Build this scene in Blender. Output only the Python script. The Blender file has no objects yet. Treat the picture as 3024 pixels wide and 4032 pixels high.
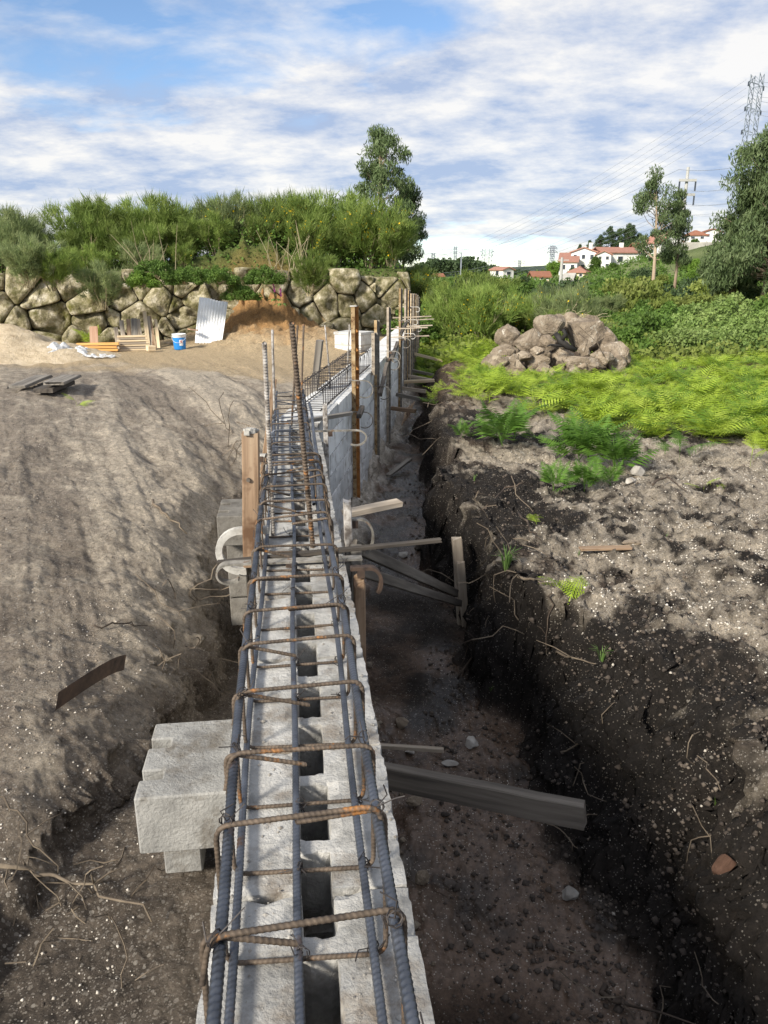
import bpy, bmesh, math, random
import numpy as np
from mathutils import Vector, Matrix, Quaternion

random.seed(7)
RNG = np.random.default_rng(11)
SC = bpy.context.scene
COL = SC.collection

# ------------------------------------------------------------------ camera
PITCH = math.radians(17.25)
FPX = 3028.0
EYE = Vector((0.0, 0.0, 1.2))
cam_d = bpy.data.cameras.new('camera')
cam_d.sensor_fit = 'VERTICAL'
cam_d.sensor_height = 32.0
cam_d.sensor_width = 24.0
cam_d.lens = 32.0 * FPX / 4032.0
cam_d.clip_start = 0.05
cam_d.clip_end = 9000
cam = bpy.data.objects.new('camera', cam_d)
COL.objects.link(cam)
cam.location = EYE
cam.rotation_euler = (math.radians(90) - PITCH, 0, 0)
SC.camera = cam

# ------------------------------------------------------------------ light
SUN_H = Vector((0.66, 0.75, 0)).normalized()       # the way the light travels over the ground
SUN_EL = math.radians(30)
SKY_STRENGTH = 0.05
SUN_STRENGTH = 2.0
EXPOSURE = 1.8

world = bpy.data.worlds.new('World')
SC.world = world
world.use_nodes = True
nt = world.node_tree
nt.nodes.clear()
def N(t, kind, **kw):
    n = t.nodes.new(kind)
    for k, v in kw.items():
        if k.startswith('i_'):
            n.inputs[k[2:].replace('_', ' ')].default_value = v
        else:
            setattr(n, k, v)
    return n
out = N(nt, 'ShaderNodeOutputWorld')
sky = N(nt, 'ShaderNodeTexSky')
sky.sky_type = 'NISHITA'
sky.sun_disc = False
sky.sun_elevation = SUN_EL
sky.sun_rotation = math.atan2(-SUN_H.x, -SUN_H.y)
sky.air_density = 1.0
sky.dust_density = 0.1
sky.ozone_density = 3.0
sky.altitude = 1200
tc = N(nt, 'ShaderNodeTexCoord')
sep = N(nt, 'ShaderNodeSeparateXYZ')
nt.links.new(tc.outputs['Generated'], sep.inputs[0])
def wmath(op, a, b=None, c=None):
    n = N(nt, 'ShaderNodeMath', operation=op)
    for i, v in enumerate((a, b, c)):
        if v is None: continue
        if isinstance(v, (int, float)): n.inputs[i].default_value = v
        else: nt.links.new(v, n.inputs[i])
    return n.outputs[0]
zz = wmath('ADD', wmath('MAXIMUM', sep.outputs[2], 0.0), 0.20)
ux = wmath('DIVIDE', sep.outputs[0], zz)
uy = wmath('DIVIDE', sep.outputs[1], zz)
comb = N(nt, 'ShaderNodeCombineXYZ')
nt.links.new(ux, comb.inputs[0]); nt.links.new(uy, comb.inputs[1])
mp = N(nt, 'ShaderNodeMapping')
mp.inputs['Rotation'].default_value = (0, 0, math.radians(20))
mp.inputs['Scale'].default_value = (1.2, 1.45, 1.0)
mp.inputs['Location'].default_value = (0.2686, 57.8492, 0.0)
nt.links.new(comb.outputs[0], mp.inputs[0])
n1 = N(nt, 'ShaderNodeTexNoise'); n1.inputs['Scale'].default_value = 2.4; n1.inputs['Detail'].default_value = 9; n1.inputs['Roughness'].default_value = 0.56; n1.inputs['Distortion'].default_value = 0.25
n2 = N(nt, 'ShaderNodeTexNoise'); n2.inputs['Scale'].default_value = 0.30; n2.inputs['Detail'].default_value = 2
n3 = N(nt, 'ShaderNodeTexNoise'); n3.inputs['Scale'].default_value = 2.0; n3.inputs['Detail'].default_value = 10; n3.inputs['Roughness'].default_value = 0.64
for n in (n1, n2, n3): nt.links.new(mp.outputs[0], n.inputs['Vector'])
# coverage: fine clouds over slow patches of thicker and thinner cover
cov = wmath('ADD', wmath('MULTIPLY', n1.outputs[0], 0.50), wmath('MULTIPLY', n2.outputs[0], 1.32))
ramp = N(nt, 'ShaderNodeValToRGB')
ramp.color_ramp.elements[0].position = 0.68; ramp.color_ramp.elements[0].color = (0, 0, 0, 1)
ramp.color_ramp.elements[1].position = 0.83; ramp.color_ramp.elements[1].color = (1, 1, 1, 1)
nt.links.new(cov, ramp.inputs[0])
shade = N(nt, 'ShaderNodeValToRGB')
shade.color_ramp.elements[0].position = 0.41; shade.color_ramp.elements[0].color = (0.43, 0.53, 0.74, 1)
shade.color_ramp.elements[1].position = 0.59; shade.color_ramp.elements[1].color = (1.0, 0.97, 0.93, 1)
nt.links.new(wmath('ADD', wmath('MULTIPLY', n3.outputs[0], 0.75), wmath('MULTIPLY', n1.outputs[0], 0.25)), shade.inputs[0])
bg_sky = N(nt, 'ShaderNodeBackground'); bg_sky.inputs['Strength'].default_value = SKY_STRENGTH
bg_cl = N(nt, 'ShaderNodeBackground'); bg_cl.inputs['Strength'].default_value = 0.29
nt.links.new(sky.outputs[0], bg_sky.inputs['Color'])
nt.links.new(shade.outputs[0], bg_cl.inputs['Color'])
mixs = N(nt, 'ShaderNodeMixShader')
nt.links.new(wmath('MULTIPLY', ramp.outputs[0], 0.92), mixs.inputs[0])
nt.links.new(bg_sky.outputs[0], mixs.inputs[1]); nt.links.new(bg_cl.outputs[0], mixs.inputs[2])
nt.links.new(mixs.outputs[0], out.inputs[0])

sun_d = bpy.data.lights.new('sun', 'SUN')
sun_d.energy = SUN_STRENGTH
sun_d.angle = math.radians(10)      # veiled by thin cloud: soft shadows
sun_d.color = (1.0, 0.93, 0.80)
sun = bpy.data.objects.new('sun', sun_d)
COL.objects.link(sun)
sun.location = (-20, -25, 30)
sun.rotation_euler = Vector((SUN_H.x * math.cos(SUN_EL), SUN_H.y * math.cos(SUN_EL), -math.sin(SUN_EL))).to_track_quat('-Z', 'Y').to_euler()

SC.view_settings.view_transform = 'Standard'
SC.view_settings.look = 'None'
SC.view_settings.exposure = EXPOSURE
SC.view_settings.gamma = 1.0
SC.view_settings.use_curve_mapping = False
SC.render.engine = 'CYCLES'
SC.cycles.max_bounces = 5
SC.cycles.diffuse_bounces = 4
SC.cycles.glossy_bounces = 2
SC.cycles.transmission_bounces = 4
SC.cycles.transparent_max_bounces = 6

# ------------------------------------------------------------------ pixel -> ray (only for reading places off the photograph)
K = 3024.0 / 1659.0
cp, sp = math.cos(PITCH), math.sin(PITCH)
def ray(px, py):
    u = (px * K - 1512.0) / FPX; v = (2016.0 - py * K) / FPX
    return Vector((u, cp + v * sp, -sp + v * cp))
def at(px, py, Y):
    d = ray(px, py); return EYE + d * (Y / d.y)
def atz(px, py, z):
    d = ray(px, py); return EYE + d * ((z - EYE.z) / d.z)

# ------------------------------------------------------------------ numpy noise
def _h(ix, iy, seed):
    n = (ix.astype(np.int64) * 374761393 + iy.astype(np.int64) * 668265263 + seed * 1442695041) & 0xFFFFFFFF
    n = ((n ^ (n >> 13)) * 1274126177) & 0xFFFFFFFF
    n = (n ^ (n >> 16)) & 0xFFFFFF
    return n / float(0xFFFFFF)
def vn(x, y, seed=0):
    x0 = np.floor(x); y0 = np.floor(y)
    fx = x - x0; fy = y - y0
    fx = fx * fx * fx * (fx * (fx * 6 - 15) + 10); fy = fy * fy * fy * (fy * (fy * 6 - 15) + 10)
    a = _h(x0, y0, seed); b = _h(x0 + 1, y0, seed); c = _h(x0, y0 + 1, seed); d = _h(x0 + 1, y0 + 1, seed)
    return (a + (b - a) * fx) * (1 - fy) + (c + (d - c) * fx) * fy
def fbm(x, y, seed=0, octs=4, gain=0.5):
    s = 0; a = 1.0; tot = 0
    for o in range(octs):
        s = s + a * vn(x, y, seed + o * 17); tot += a
        x = x * 2.03 + 13.7; y = y * 2.03 + 7.1; a *= gain
    return s / tot - 0.5
def sst(a, b, x):
    t = np.clip((x - a) / (b - a), 0, 1); return t * t * (3 - 2 * t)

# ------------------------------------------------------------------ wall axes
A1 = math.radians(-6.8); A2 = math.radians(6.0)
d1 = Vector((math.sin(A1), math.cos(A1), 0)); m1 = Vector((math.cos(A1), -math.sin(A1), 0))
d2 = Vector((math.sin(A2), math.cos(A2), 0)); m2 = Vector((math.cos(A2), -math.sin(A2), 0))
def NW(t, a, z=0.0):            # near wall: distance along, offset to the right of the eye, height
    p = d1 * t + m1 * (a - .0445); return Vector((p.x, p.y, z))
def FW(u, a, z=0.0):            # far wall: a = 0 is its middle line
    p = d2 * u + m2 * (a - 1.406); return Vector((p.x, p.y, z))
FWS = 6.3
def sL(x, y):
    t1 = x * d1.x + y * d1.y; s1 = x * m1.x + y * m1.y - 0.0055
    t2 = x * d2.x + y * d2.y; s2 = x * m2.x + y * m2.y + 1.406
    w = sst(6.0, 6.8, t1)
    return s1 * (1 - w) + s2 * w, t1 * (1 - w) + t2 * w

# stone wall line
W0 = Vector((-17.5, 19.0, 0)); W1 = Vector((0.75, 24.2, 0))
WD = (W1 - W0).normalized(); WN = Vector((WD.y, -WD.x, 0))   # WN points to the camera side
WLEN = (W1 - W0).length

def field(x, y):
    """height, colour, pebble amount and wetness of the ground"""
    x = np.asarray(x, float); y = np.asarray(y, float)
    s, L = sL(x, y)
    r = np.hypot(x, y)
    jig = fbm(x * 1.3, y * 1.3, 3, 4)
    jig2 = fbm(x * 4.2, y * 4.2, 9, 4)
    big = fbm(x * .35, y * .35, 21, 3)
    # ---- right-hand side
    sr = s - 0.2
    wf = np.interp(L, [0, 2, 2.7, 3.66, 5.8, 8.5, 11, 13, 15, 20], [1.12, 1.06, 1.02, .97, 1.0, .92, .62, .42, .32, .3])
    wl = np.interp(L, [0, 2.2, 3, 3.7, 4.7, 6, 9, 12, 16], [.62, .58, .5, .34, .17, .15, .22, .4, .6])
    flr = np.interp(L, [-2, 1, 4, 13, 16, 19, 21], [-1.35, -1.38, -1.42, -1.4, -1.15, -.8, -.6])
    flr_r = flr + 0.05 * jig + 0.05 * jig2 + .16 * np.exp(-np.maximum(sr, 0) / .15) * (1 + 3.5 * jig2)
    bank = -.6 + 0.16 * jig + .05 * jig2 + .25 * big * sst(3, 9, r)
    bank = bank + .10 * np.exp(-(((x - 2.0) / .55) ** 2 + ((y - 2.75) / .5) ** 2)) + .12 * np.exp(-(((x - 3.1) / .9) ** 2 + ((y - 4.2) / .7) ** 2))
    e = (sr - wf + .42 * jig + .20 * jig2) / wl
    fr = np.clip(e, 0, 1)
    fr = np.where(fr < .5, fr ** 1.0 * 1.15, .575 + (fr - .5) * .85)
    fr = np.clip(fr, 0, 1)
    zr = flr_r + (bank - flr_r) * fr
    # ---- left-hand side
    sl = -s - 0.2
    wfl = np.interp(L, [0, 1.6, 2.4, 3, 4, 5, 7, 9, 12, 16], [.75, .72, .55, .40, .3, .28, .22, .25, .35, .5])
    fll = np.interp(L, [-2, 2.2, 2.7, 3.4, 4.6, 9, 13, 16, 19], [-.60, -.63, -.70, -1.05, -1.3, -1.35, -1.1, -.75, -.6])
    fll = fll + .05 * jig + .04 * jig2
    bl = np.interp(L, [-2, 2, 4, 7, 9.3, 11, 13, 15.5, 19], [-.30, -.25, -.16, -.10, -.12, -.22, -.45, -.60, -.62])
    # scrape marks run down the slope
    ex, ey = .42, -.907
    al = x * ex + y * ey; ac = x * ey - y * ex
    streak = fbm(al * .16 + .5 * jig, ac * 1.9 + .45 * jig, 40, 4)
    fine = fbm(al * .45 + .3 * jig, ac * 8, 47, 4)
    el = sl - wfl + .22 * jig + .10 * jig2
    prof = np.interp(el, [0, .06, .22, .5, 1.0, 2.0, 3.4, 6], [0, .26, .46, .60, .76, .93, 1.0, .97])
    zl = fll + (bl - fll) * prof
    zl = zl + sst(.05, .6, el) * (1 - sst(15, 19, y)) * (.18 * streak + .035 * fine + .022 * jig2)
    # soil tipped against the boulder wall
    mound = 1.05 * np.exp(-(((x + 3.5) / 1.6) ** 2 + ((y - 22.9) / 1.3) ** 2)) + .35 * np.exp(-(((x + 2.4) / 1.9) ** 2 + ((y - 20.4) / 1.6) ** 2))
    zl = zl + mound * (1 + .7 * jig + 1.0 * jig2)
    w = sst(-.16, .16, s)
    z = zl * (1 - w) + zr * w
    # ---- farther ground
    behind = sst(0.15, .7, -((x - W0.x) * WN.x + (y - W0.y) * WN.y)) * (1 - sst(.55, 1.1, x + 0 * y))
    z = z + behind * (1.75 + .05 * np.clip(y - 20, 0, 12) + .15 * big)
    az = np.degrees(np.arctan2(x, np.maximum(y, .01)))
    hill = sst(55, 210, r) * np.interp(az, [-60, -8, 4, 9, 13.5, 18, 22, 30, 60], [1, 0, 0, .6, 2.2, 5.2, 8.3, 11, 14])
    hill = hill + sst(300, 900, r) * (10 + 14 * fbm(x / 400, y / 400, 77, 3))
    z = z + hill * (y > 0) - .5 * sst(22, 60, r) * (1 - sst(90, 180, r))
    near = 1 - .6 * sst(10, 28, r) - .4 * sst(26, 32, r)
    flr_k = w * (1 - sst(-.2, .05, e)) * sst(.12, .3, sr)
    z = z + near * (1 - .65 * flr_k) * ((.016 + .065 * w) * fbm(x * 11, y * 11, 60, 4) + (.016 + .035 * w) * fbm(x * 30, y * 30, 66, 3) + .13 * w * fbm(x * 4.7, y * 4.7, 62, 3))
    # ---- colour (what the soil itself is)
    n_a = fbm(x * .9, y * .9, 101, 4); n_b = fbm(x * 3.1, y * 3.1, 131, 4)
    one = np.ones_like(x)
    def C(r_, g_, b_): return np.stack([one * r_, one * g_, one * b_], -1)
    def mixc(a, b, k): return a + (b - a) * k[..., None]
    pale = C(.53, .455, .36); tan = C(.47, .36, .225); grey = C(.285, .238, .19); dark = C(.135, .107, .085); black = C(.022, .018, .0155); humus = C(.09, .068, .052); orange = C(.36, .205, .085)
    n_c = fbm(x * 9, y * 9, 141, 4)
    cl = mixc(grey, pale, sst(-.16, .22, streak + .5 * n_b + .5 * n_c))
    cl = mixc(cl, dark, .55 * sst(.10, .26, n_b - .5 * streak + .35 * fine))
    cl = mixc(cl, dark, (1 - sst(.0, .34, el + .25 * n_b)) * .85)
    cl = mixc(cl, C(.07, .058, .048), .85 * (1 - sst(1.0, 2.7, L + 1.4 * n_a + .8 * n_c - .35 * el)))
    cl = mixc(cl, tan, sst(13.0, 15.5, y + 3 * n_a + .35 * (x + 4)))
    cl = mixc(cl, orange, sst(.12, .5, mound + .3 * n_b * (mound > .05)))
    cr = mixc(black, humus, sst(-.1, .25, n_a))
    n_c = fbm(x * 9, y * 9, 141, 4)
    pg = sst(-.08, .30, .6 * n_a + .4 * n_b + .75 * n_c + .24 * sst(.8, 2.0, x) * sst(2.6, 4.6, y) - .02) * sst(.75, 1.15, e + .6 * n_c)
    cr = mixc(cr, pale, np.clip(pg * .85 + .5 * fbm(x * 26, y * 26, 147, 3), 0, 1) * sst(.05, .3, pg))
    cr = mixc(cr, C(.20, .135, .08), sst(9.5, 14, y + 2 * n_a) * .8)
    n_d = fbm(x * 26, y * 26, 147, 3); flat_k = np.maximum(sst(.8, 1.1, e), 1 - sst(-.1, .1, e))
    dk = mixc(black, C(.095, .074, .058), sst(.0, .28, (n_d + .7 * n_c) * flat_k - .06 * (1 - flat_k)))
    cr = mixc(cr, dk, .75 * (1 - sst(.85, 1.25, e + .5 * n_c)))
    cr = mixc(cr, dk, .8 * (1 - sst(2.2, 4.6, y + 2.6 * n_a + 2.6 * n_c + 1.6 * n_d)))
    flrm = 1 - sst(-.15, .1, e)
    cr = mixc(cr, mixc(C(.034, .027, .022), C(.105, .072, .052), sst(-.14, .2, n_b + .5 * n_a)), flrm)
    cr = mixc(cr, C(.34, .30, .25), flrm * (1 - sst(.06, .24, sr + .3 * n_b)))
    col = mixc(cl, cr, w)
    green = C(.085, .115, .03); meadow = C(.16, .19, .07)
    col = mixc(col, green, np.maximum(sst(16.5, 18.5, y + 2 * n_a) * w, behind))
    col = mixc(col, mixc(green, meadow, sst(-.1, .2, fbm(x / 30, y / 30, 150, 3))), sst(50, 120, r))
    wood = C(.03, .05, .03)
    col = mixc(col, wood, sst(260, 420, r))
    peb = np.clip(np.where(s > 0, -.05 + 1.0 * pg + .35 * n_c, .42 + .5 * (n_b + .2)), 0, 1) * (1 - sst(14, 20, y))
    wet = flrm * w * sst(.05, .25, fbm(x * 1.1 + 5, y * 1.1, 170, 3) + .24) * (1 - sst(15, 17, y))
    return z, col, peb, wet
def gz(x, y):
    return float(field(np.array([x]), np.array([y]))[0][0])
_TT = np.concatenate([np.linspace(.6, 14, 900), np.linspace(14.02, 60, 600)])
def gp(px, py):                 # where the ray through a photo point meets the ground
    d = ray(px, py); d = d / d.y
    X = EYE.x + d.x * _TT; Z = EYE.z + d.z * _TT
    h = field(X, _TT)[0]
    i = np.argmax(Z <= h)
    if Z[i] > h[i]: i = len(_TT) - 1
    return Vector((X[i], _TT[i], h[i]))

# ------------------------------------------------------------------ mesh helpers
def np_mesh(name, V, F, smooth=False):
    V = np.asarray(V, np.float32); F = np.asarray(F, np.int32)
    me = bpy.data.meshes.new(name)
    me.vertices.add(len(V)); me.vertices.foreach_set('co', V.ravel())
    k = F.shape[1]
    me.loops.add(F.size); me.loops.foreach_set('vertex_index', F.ravel())
    me.polygons.add(len(F)); me.polygons.foreach_set('loop_start', np.arange(len(F), dtype=np.int32) * k)
    me.update(calc_edges=True)
    if smooth: me.polygons.foreach_set('use_smooth', np.ones(len(F), bool))
    return me
def link(name, data, mat=None, parent=None, loc=None):
    o = bpy.data.objects.new(name, data); COL.objects.link(o)
    if mat is not None and data is not None and len(data.materials) == 0: data.materials.append(mat)
    if parent is not None: o.parent = parent
    if loc is not None: o.location = loc
    return o
def tag(o, label=None, cat=None, group=None, kind=None):
    if label: o['label'] = label
    if cat: o['category'] = cat
    if group: o['group'] = group
    if kind: o['kind'] = kind
    return o
def thing(name, label, cat, loc=(0, 0, 0), rz=0.0, group=None):
    o = link(name, None); o.location = loc; o.rotation_euler = (0, 0, rz); o.empty_display_size = .1
    return tag(o, label, cat, group)
def wloc(o):
    v = Vector(o.location)
    while o.parent: o = o.parent; v += Vector(o.location)
    return v
def copy_tree(o, parent=None):
    c = o.copy(); COL.objects.link(c); c.parent = parent
    for ch in list(o.children): copy_tree(ch, c)
    return c

class MB:
    def __init__(s): s.v = []; s.f = []
    def add(s, V, F):
        b = len(s.v); s.v.extend([tuple(v) for v in V]); s.f.extend([tuple(i + b for i in f) for f in F])
    def box(s, c, size, rz=0.0, M=None):
        hx, hy, hz = size[0] / 2, size[1] / 2, size[2] / 2
        R = M if M is not None else Matrix.Rotation(rz, 3, 'Z')
        P = [Vector(c) + R @ Vector((x * hx, y * hy, z * hz)) for x in (-1, 1) for y in (-1, 1) for z in (-1, 1)]
        s.add(P, [(0, 1, 3, 2), (4, 6, 7, 5), (0, 4, 5, 1), (2, 3, 7, 6), (0, 2, 6, 4), (1, 5, 7, 3)])
    def bar(s, a, b, w, h=None):
        a = Vector(a); b = Vector(b); X = (b - a); L = X.length
        if L < 1e-6: return
        s.box((a + b) / 2, (L, w, h or w), M=frame(X))
    def tube(s, pts, r, n=6, cap=True, flat=1.0):
        pts = [Vector(p) for p in pts]
        R = r if hasattr(r, '__len__') else [r] * len(pts)
        T = []
        for i in range(len(pts)):
            t = pts[min(i + 1, len(pts) - 1)] - pts[max(i - 1, 0)]
            T.append(t.normalized() if t.length > 1e-9 else Vector((0, 0, 1)))
        up = Vector((0, 0, 1)) if abs(T[0].z) < .9 else Vector((1, 0, 0))
        nrm = (up - T[0] * up.dot(T[0])).normalized()
        V = []
        for i, p in enumerate(pts):
            if i:
                q = T[i - 1].rotation_difference(T[i]); nrm = q @ nrm
            bn = T[i].cross(nrm)
            for k in range(n):
                a = 2 * math.pi * k / n
                V.append(p + (nrm * math.cos(a) + bn * math.sin(a) * flat) * R[i])
        F = []
        for i in range(len(pts) - 1):
            for k in range(n):
                F.append((i * n + k, i * n + (k + 1) % n, (i + 1) * n + (k + 1) % n, (i + 1) * n + k))
        if cap:
            F.append(tuple(range(n - 1, -1, -1))); F.append(tuple(range((len(pts) - 1) * n, len(pts) * n)))
        s.add(V, F)
    def mesh(s, name, off=None, smooth=False):
        me = bpy.data.meshes.new(name)
        V = s.v if off is None else [(v[0] - off[0], v[1] - off[1], v[2] - off[2]) for v in s.v]
        me.from_pydata(V, [], s.f); me.update()
        if smooth:
            for p in me.polygons: p.use_smooth = True
        return me
    def build(s, name, mat, parent=None, world=True, smooth=False, base=None):
        """world=True: the shapes were given in world coordinates"""
        if parent is not None:
            return link(name, s.mesh(name, wloc(parent) if world else None, smooth), mat, parent)
        off = None
        if world:
            A = np.array(s.v); off = Vector((A[:, 0].mean(), A[:, 1].mean(), A[:, 2].min())) if base is None else Vector(base)
        return link(name, s.mesh(name, off, smooth), mat, None, off)
def frame(X, up=None):
    X = Vector(X).normalized()
    u = Vector(up) if up is not None else (Vector((0, 0, 1)) if abs(X.z) < .93 else d1.copy())
    Y = u.cross(X).normalized(); Z = X.cross(Y)
    return Matrix((X, Y, Z)).transposed()

# ------------------------------------------------------------------ materials
MATS = {}
def mat(name, cols, scale=6.0, stretch=(1, 1, 1), rough=.85, bump=.3, bscale=None, detail=6, metal=0.0, coord='Object', rand=.15, bdist=.01, spec=.3, transl=0.0, lo=.3, hi=.7, bstretch=None, spots=None):
    m = bpy.data.materials.new(name); m.use_nodes = True; t = m.node_tree
    b = t.nodes['Principled BSDF']; L = t.links.new
    b.inputs['Roughness'].default_value = rough; b.inputs['Metallic'].default_value = metal
    b.inputs['Specular IOR Level'].default_value = spec
    co = N(t, 'ShaderNodeTexCoord'); oi = N(t, 'ShaderNodeObjectInfo')
    add = N(t, 'ShaderNodeVectorMath', operation='ADD')
    mulr = N(t, 'ShaderNodeMath', operation='MULTIPLY'); mulr.inputs[1].default_value = 37.0
    L(oi.outputs['Random'], mulr.inputs[0]); L(co.outputs[coord], add.inputs[0]); L(mulr.outputs[0], add.inputs[1])
    mp_ = N(t, 'ShaderNodeMapping'); mp_.inputs['Scale'].default_value = stretch; L(add.outputs[0], mp_.inputs[0])
    no = N(t, 'ShaderNodeTexNoise'); no.inputs['Scale'].default_value = scale; no.inputs['Detail'].default_value = detail; no.inputs['Roughness'].default_value = .62
    L(mp_.outputs[0], no.inputs['Vector'])
    rp = N(t, 'ShaderNodeValToRGB'); el = rp.color_ramp.elements
    while len(el) < len(cols): el.new(.5)
    for i, c in enumerate(cols):
        el[i].position = lo + (hi - lo) * i / max(1, len(cols) - 1); el[i].color = (*c, 1)
    L(no.outputs[0], rp.inputs[0])
    colo = rp.outputs[0]
    if spots:
        sn = N(t, 'ShaderNodeTexNoise'); sn.inputs['Scale'].default_value = spots[1]; sn.inputs['Detail'].default_value = 5; sn.inputs['Roughness'].default_value = .7
        L(add.outputs[0], sn.inputs['Vector'])
        sr_ = N(t, 'ShaderNodeMapRange'); sr_.inputs['From Min'].default_value = spots[2]; sr_.inputs['From Max'].default_value = spots[2] + spots[3]
        L(sn.outputs[0], sr_.inputs['Value'])
        mx = N(t, 'ShaderNodeMix', data_type='RGBA'); mx.inputs['B'].default_value = (*spots[0], 1) if False else (0, 0, 0, 1)
        mx.inputs[7].default_value = (*spots[0], 1)
        L(sr_.outputs[0], mx.inputs[0]); L(colo, mx.inputs[6]); colo = mx.outputs[2]
    hsv = N(t, 'ShaderNodeHueSaturation')
    mr = N(t, 'ShaderNodeMapRange'); mr.inputs['To Min'].default_value = 1 - rand; mr.inputs['To Max'].default_value = 1 + rand
    L(oi.outputs['Random'], mr.inputs['Value']); L(mr.outputs[0], hsv.inputs['Value']); L(colo, hsv.inputs['Color'])
    L(hsv.outputs[0], b.inputs['Base Color'])
    if bump:
        mb = N(t, 'ShaderNodeMapping'); mb.inputs['Scale'].default_value = bstretch or stretch; L(add.outputs[0], mb.inputs[0])
        nb = N(t, 'ShaderNodeTexNoise'); nb.inputs['Scale'].default_value = bscale or scale * 3; nb.inputs['Detail'].default_value = 7; nb.inputs['Roughness'].default_value = .65
        L(mb.outputs[0], nb.inputs['Vector'])
        bp = N(t, 'ShaderNodeBump'); bp.inputs['Strength'].default_value = bump; bp.inputs['Distance'].default_value = bdist
        L(nb.outputs[0], bp.inputs['Height']); L(bp.outputs[0], b.inputs['Normal'])
    if transl:
        tr = N(t, 'ShaderNodeBsdfTranslucent'); mi = N(t, 'ShaderNodeMixShader'); mi.inputs[0].default_value = transl
        L(hsv.outputs[0], tr.inputs['Color']); L(b.outputs[0], mi.inputs[1]); L(tr.outputs[0], mi.inputs[2])
        L(mi.outputs[0], t.nodes['Material Output'].inputs[0])
    MATS[name] = m
    return m
mat('concrete', [(.22, .215, .205), (.37, .362, .345), (.47, .46, .44)], 9, rough=.94, bump=.8, bscale=85, bdist=.008, rand=.10, detail=10, lo=.34, hi=.64, spots=((.20, .17, .14), 5.5, .51, .16))
mat('concrete_grey', [(.16, .155, .148), (.27, .265, .252), (.35, .342, .325)], 9, rough=.94, bump=.9, bscale=90, bdist=.008, rand=.06, spots=((.15, .135, .115), 6, .53, .14))
mat('concrete_dirty', [(.10, .09, .08), (.17, .158, .14), (.24, .225, .205)], 9, rough=.94, bump=.8, bscale=85, bdist=.008, rand=.1)
mat('concrete_face', [(.47, .475, .47), (.63, .63, .625), (.73, .73, .72)], 2.2, rough=.92, bump=.35, bscale=70, bdist=.006, rand=.16, spots=((.26, .225, .185), 4.5, .52, .20))
mat('mortar', [(.27, .26, .24), (.42, .405, .375), (.54, .525, .495)], 14, rough=.95, bump=.7, bscale=40, bdist=.008, rand=.05)
mat('rebar', [(.055, .06, .072), (.11, .119, .14), (.165, .177, .205)], 9, rough=.42, bump=.15, bscale=90, bdist=.002, metal=.75, spec=.5, rand=.08, spots=((.15, .085, .05), 12, .60, .12))
mat('rebar_rusty', [(.055, .043, .036), (.105, .08, .06), (.165, .125, .095)], 30, rough=.7, bump=.3, bscale=120, bdist=.002, metal=.25, rand=.12, spots=((.34, .15, .045), 16, .58, .10))
mat('rebar_mortar', [(.12, .10, .085), (.30, .275, .25), (.45, .43, .41)], 26, rough=.9, bump=.6, bscale=70, bdist=.004, rand=.1, lo=.36, hi=.62)
mat('wire', [(.035, .032, .034), (.07, .06, .055)], 40, rough=.6, bump=0, metal=.4)
mat('rust_orange', [(.16, .07, .025), (.33, .145, .04), (.42, .21, .07)], 14, stretch=(.4, 1, 1), rough=.85, bump=.4, bscale=60, bdist=.003, rand=.1, spots=((.07, .04, .025), 12, .58, .12))
mat('rust_yellow', [(.20, .125, .06), (.36, .25, .13), (.50, .40, .26)], 14, stretch=(.35, 1, 1), rough=.85, bump=.4, bscale=60, bdist=.003, rand=.18, spots=((.11, .055, .025), 18, .54, .10))
mat('rust_dark', [(.035, .025, .022), (.08, .055, .042), (.13, .085, .06)], 18, rough=.8, bump=.4, bscale=60, bdist=.003, metal=.2, rand=.15)
mat('steel_clamp', [(.10, .095, .085), (.21, .195, .17), (.33, .31, .28)], 22, rough=.75, bump=.4, bscale=70, bdist=.003, metal=.2, rand=.15, spots=((.15, .08, .04), 20, .58, .10))
wood_kw = dict(stretch=(.55, 9, 9), bstretch=(1.2, 26, 26), rough=.85, bump=.5, bscale=5, bdist=.004, rand=.16)
mat('wood_fresh', [(.12, .075, .045), (.25, .17, .11), (.36, .27, .185)], 2.4, spots=((.10, .055, .03), 2.6, .52, .10), **wood_kw)
mat('wood_grey', [(.09, .08, .07), (.20, .18, .155), (.30, .275, .24)], 2.4, **wood_kw)
mat('wood_dirty', [(.06, .052, .044), (.125, .108, .09), (.20, .175, .145)], 2.4, **wood_kw)
mat('wood_dark', [(.035, .03, .027), (.085, .072, .06), (.14, .12, .10)], 2.4, **wood_kw)
mat('wood_pale', [(.40, .29, .18), (.60, .48, .32), (.72, .60, .43)], 2.4, **wood_kw)
mat('wood_orange', [(.50, .24, .07), (.66, .36, .12), (.72, .46, .2)], 2.4, **wood_kw)
mat('wood_pink', [(.34, .19, .12), (.46, .28, .19), (.52, .36, .26)], 2.4, **wood_kw)
mat('wood_weathered', [(.20, .165, .125), (.36, .30, .235), (.48, .42, .34)], 2.4, **wood_kw)
mat('boulder_moss', [(.085, .08, .033), (.18, .16, .085), (.35, .31, .21), (.60, .55, .44)], 4.2, rough=.95, bump=1.0, bscale=14, bdist=.07, rand=.16, lo=.32, hi=.68, detail=9, spots=((.11, .105, .028), 1.7, .53, .14))
mat('boulder_pale', [(.12, .095, .07), (.25, .20, .148), (.43, .365, .285)], 3.6, rough=.95, bump=1.0, bscale=15, bdist=.06, rand=.16, lo=.3, hi=.7, detail=9, spots=((.60, .57, .50), 7, .60, .12))
mat('stone', [(.20, .18, .155), (.38, .355, .32), (.50, .48, .45)], 9, rough=.9, bump=.5, bscale=30, bdist=.01, rand=.3)
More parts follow.
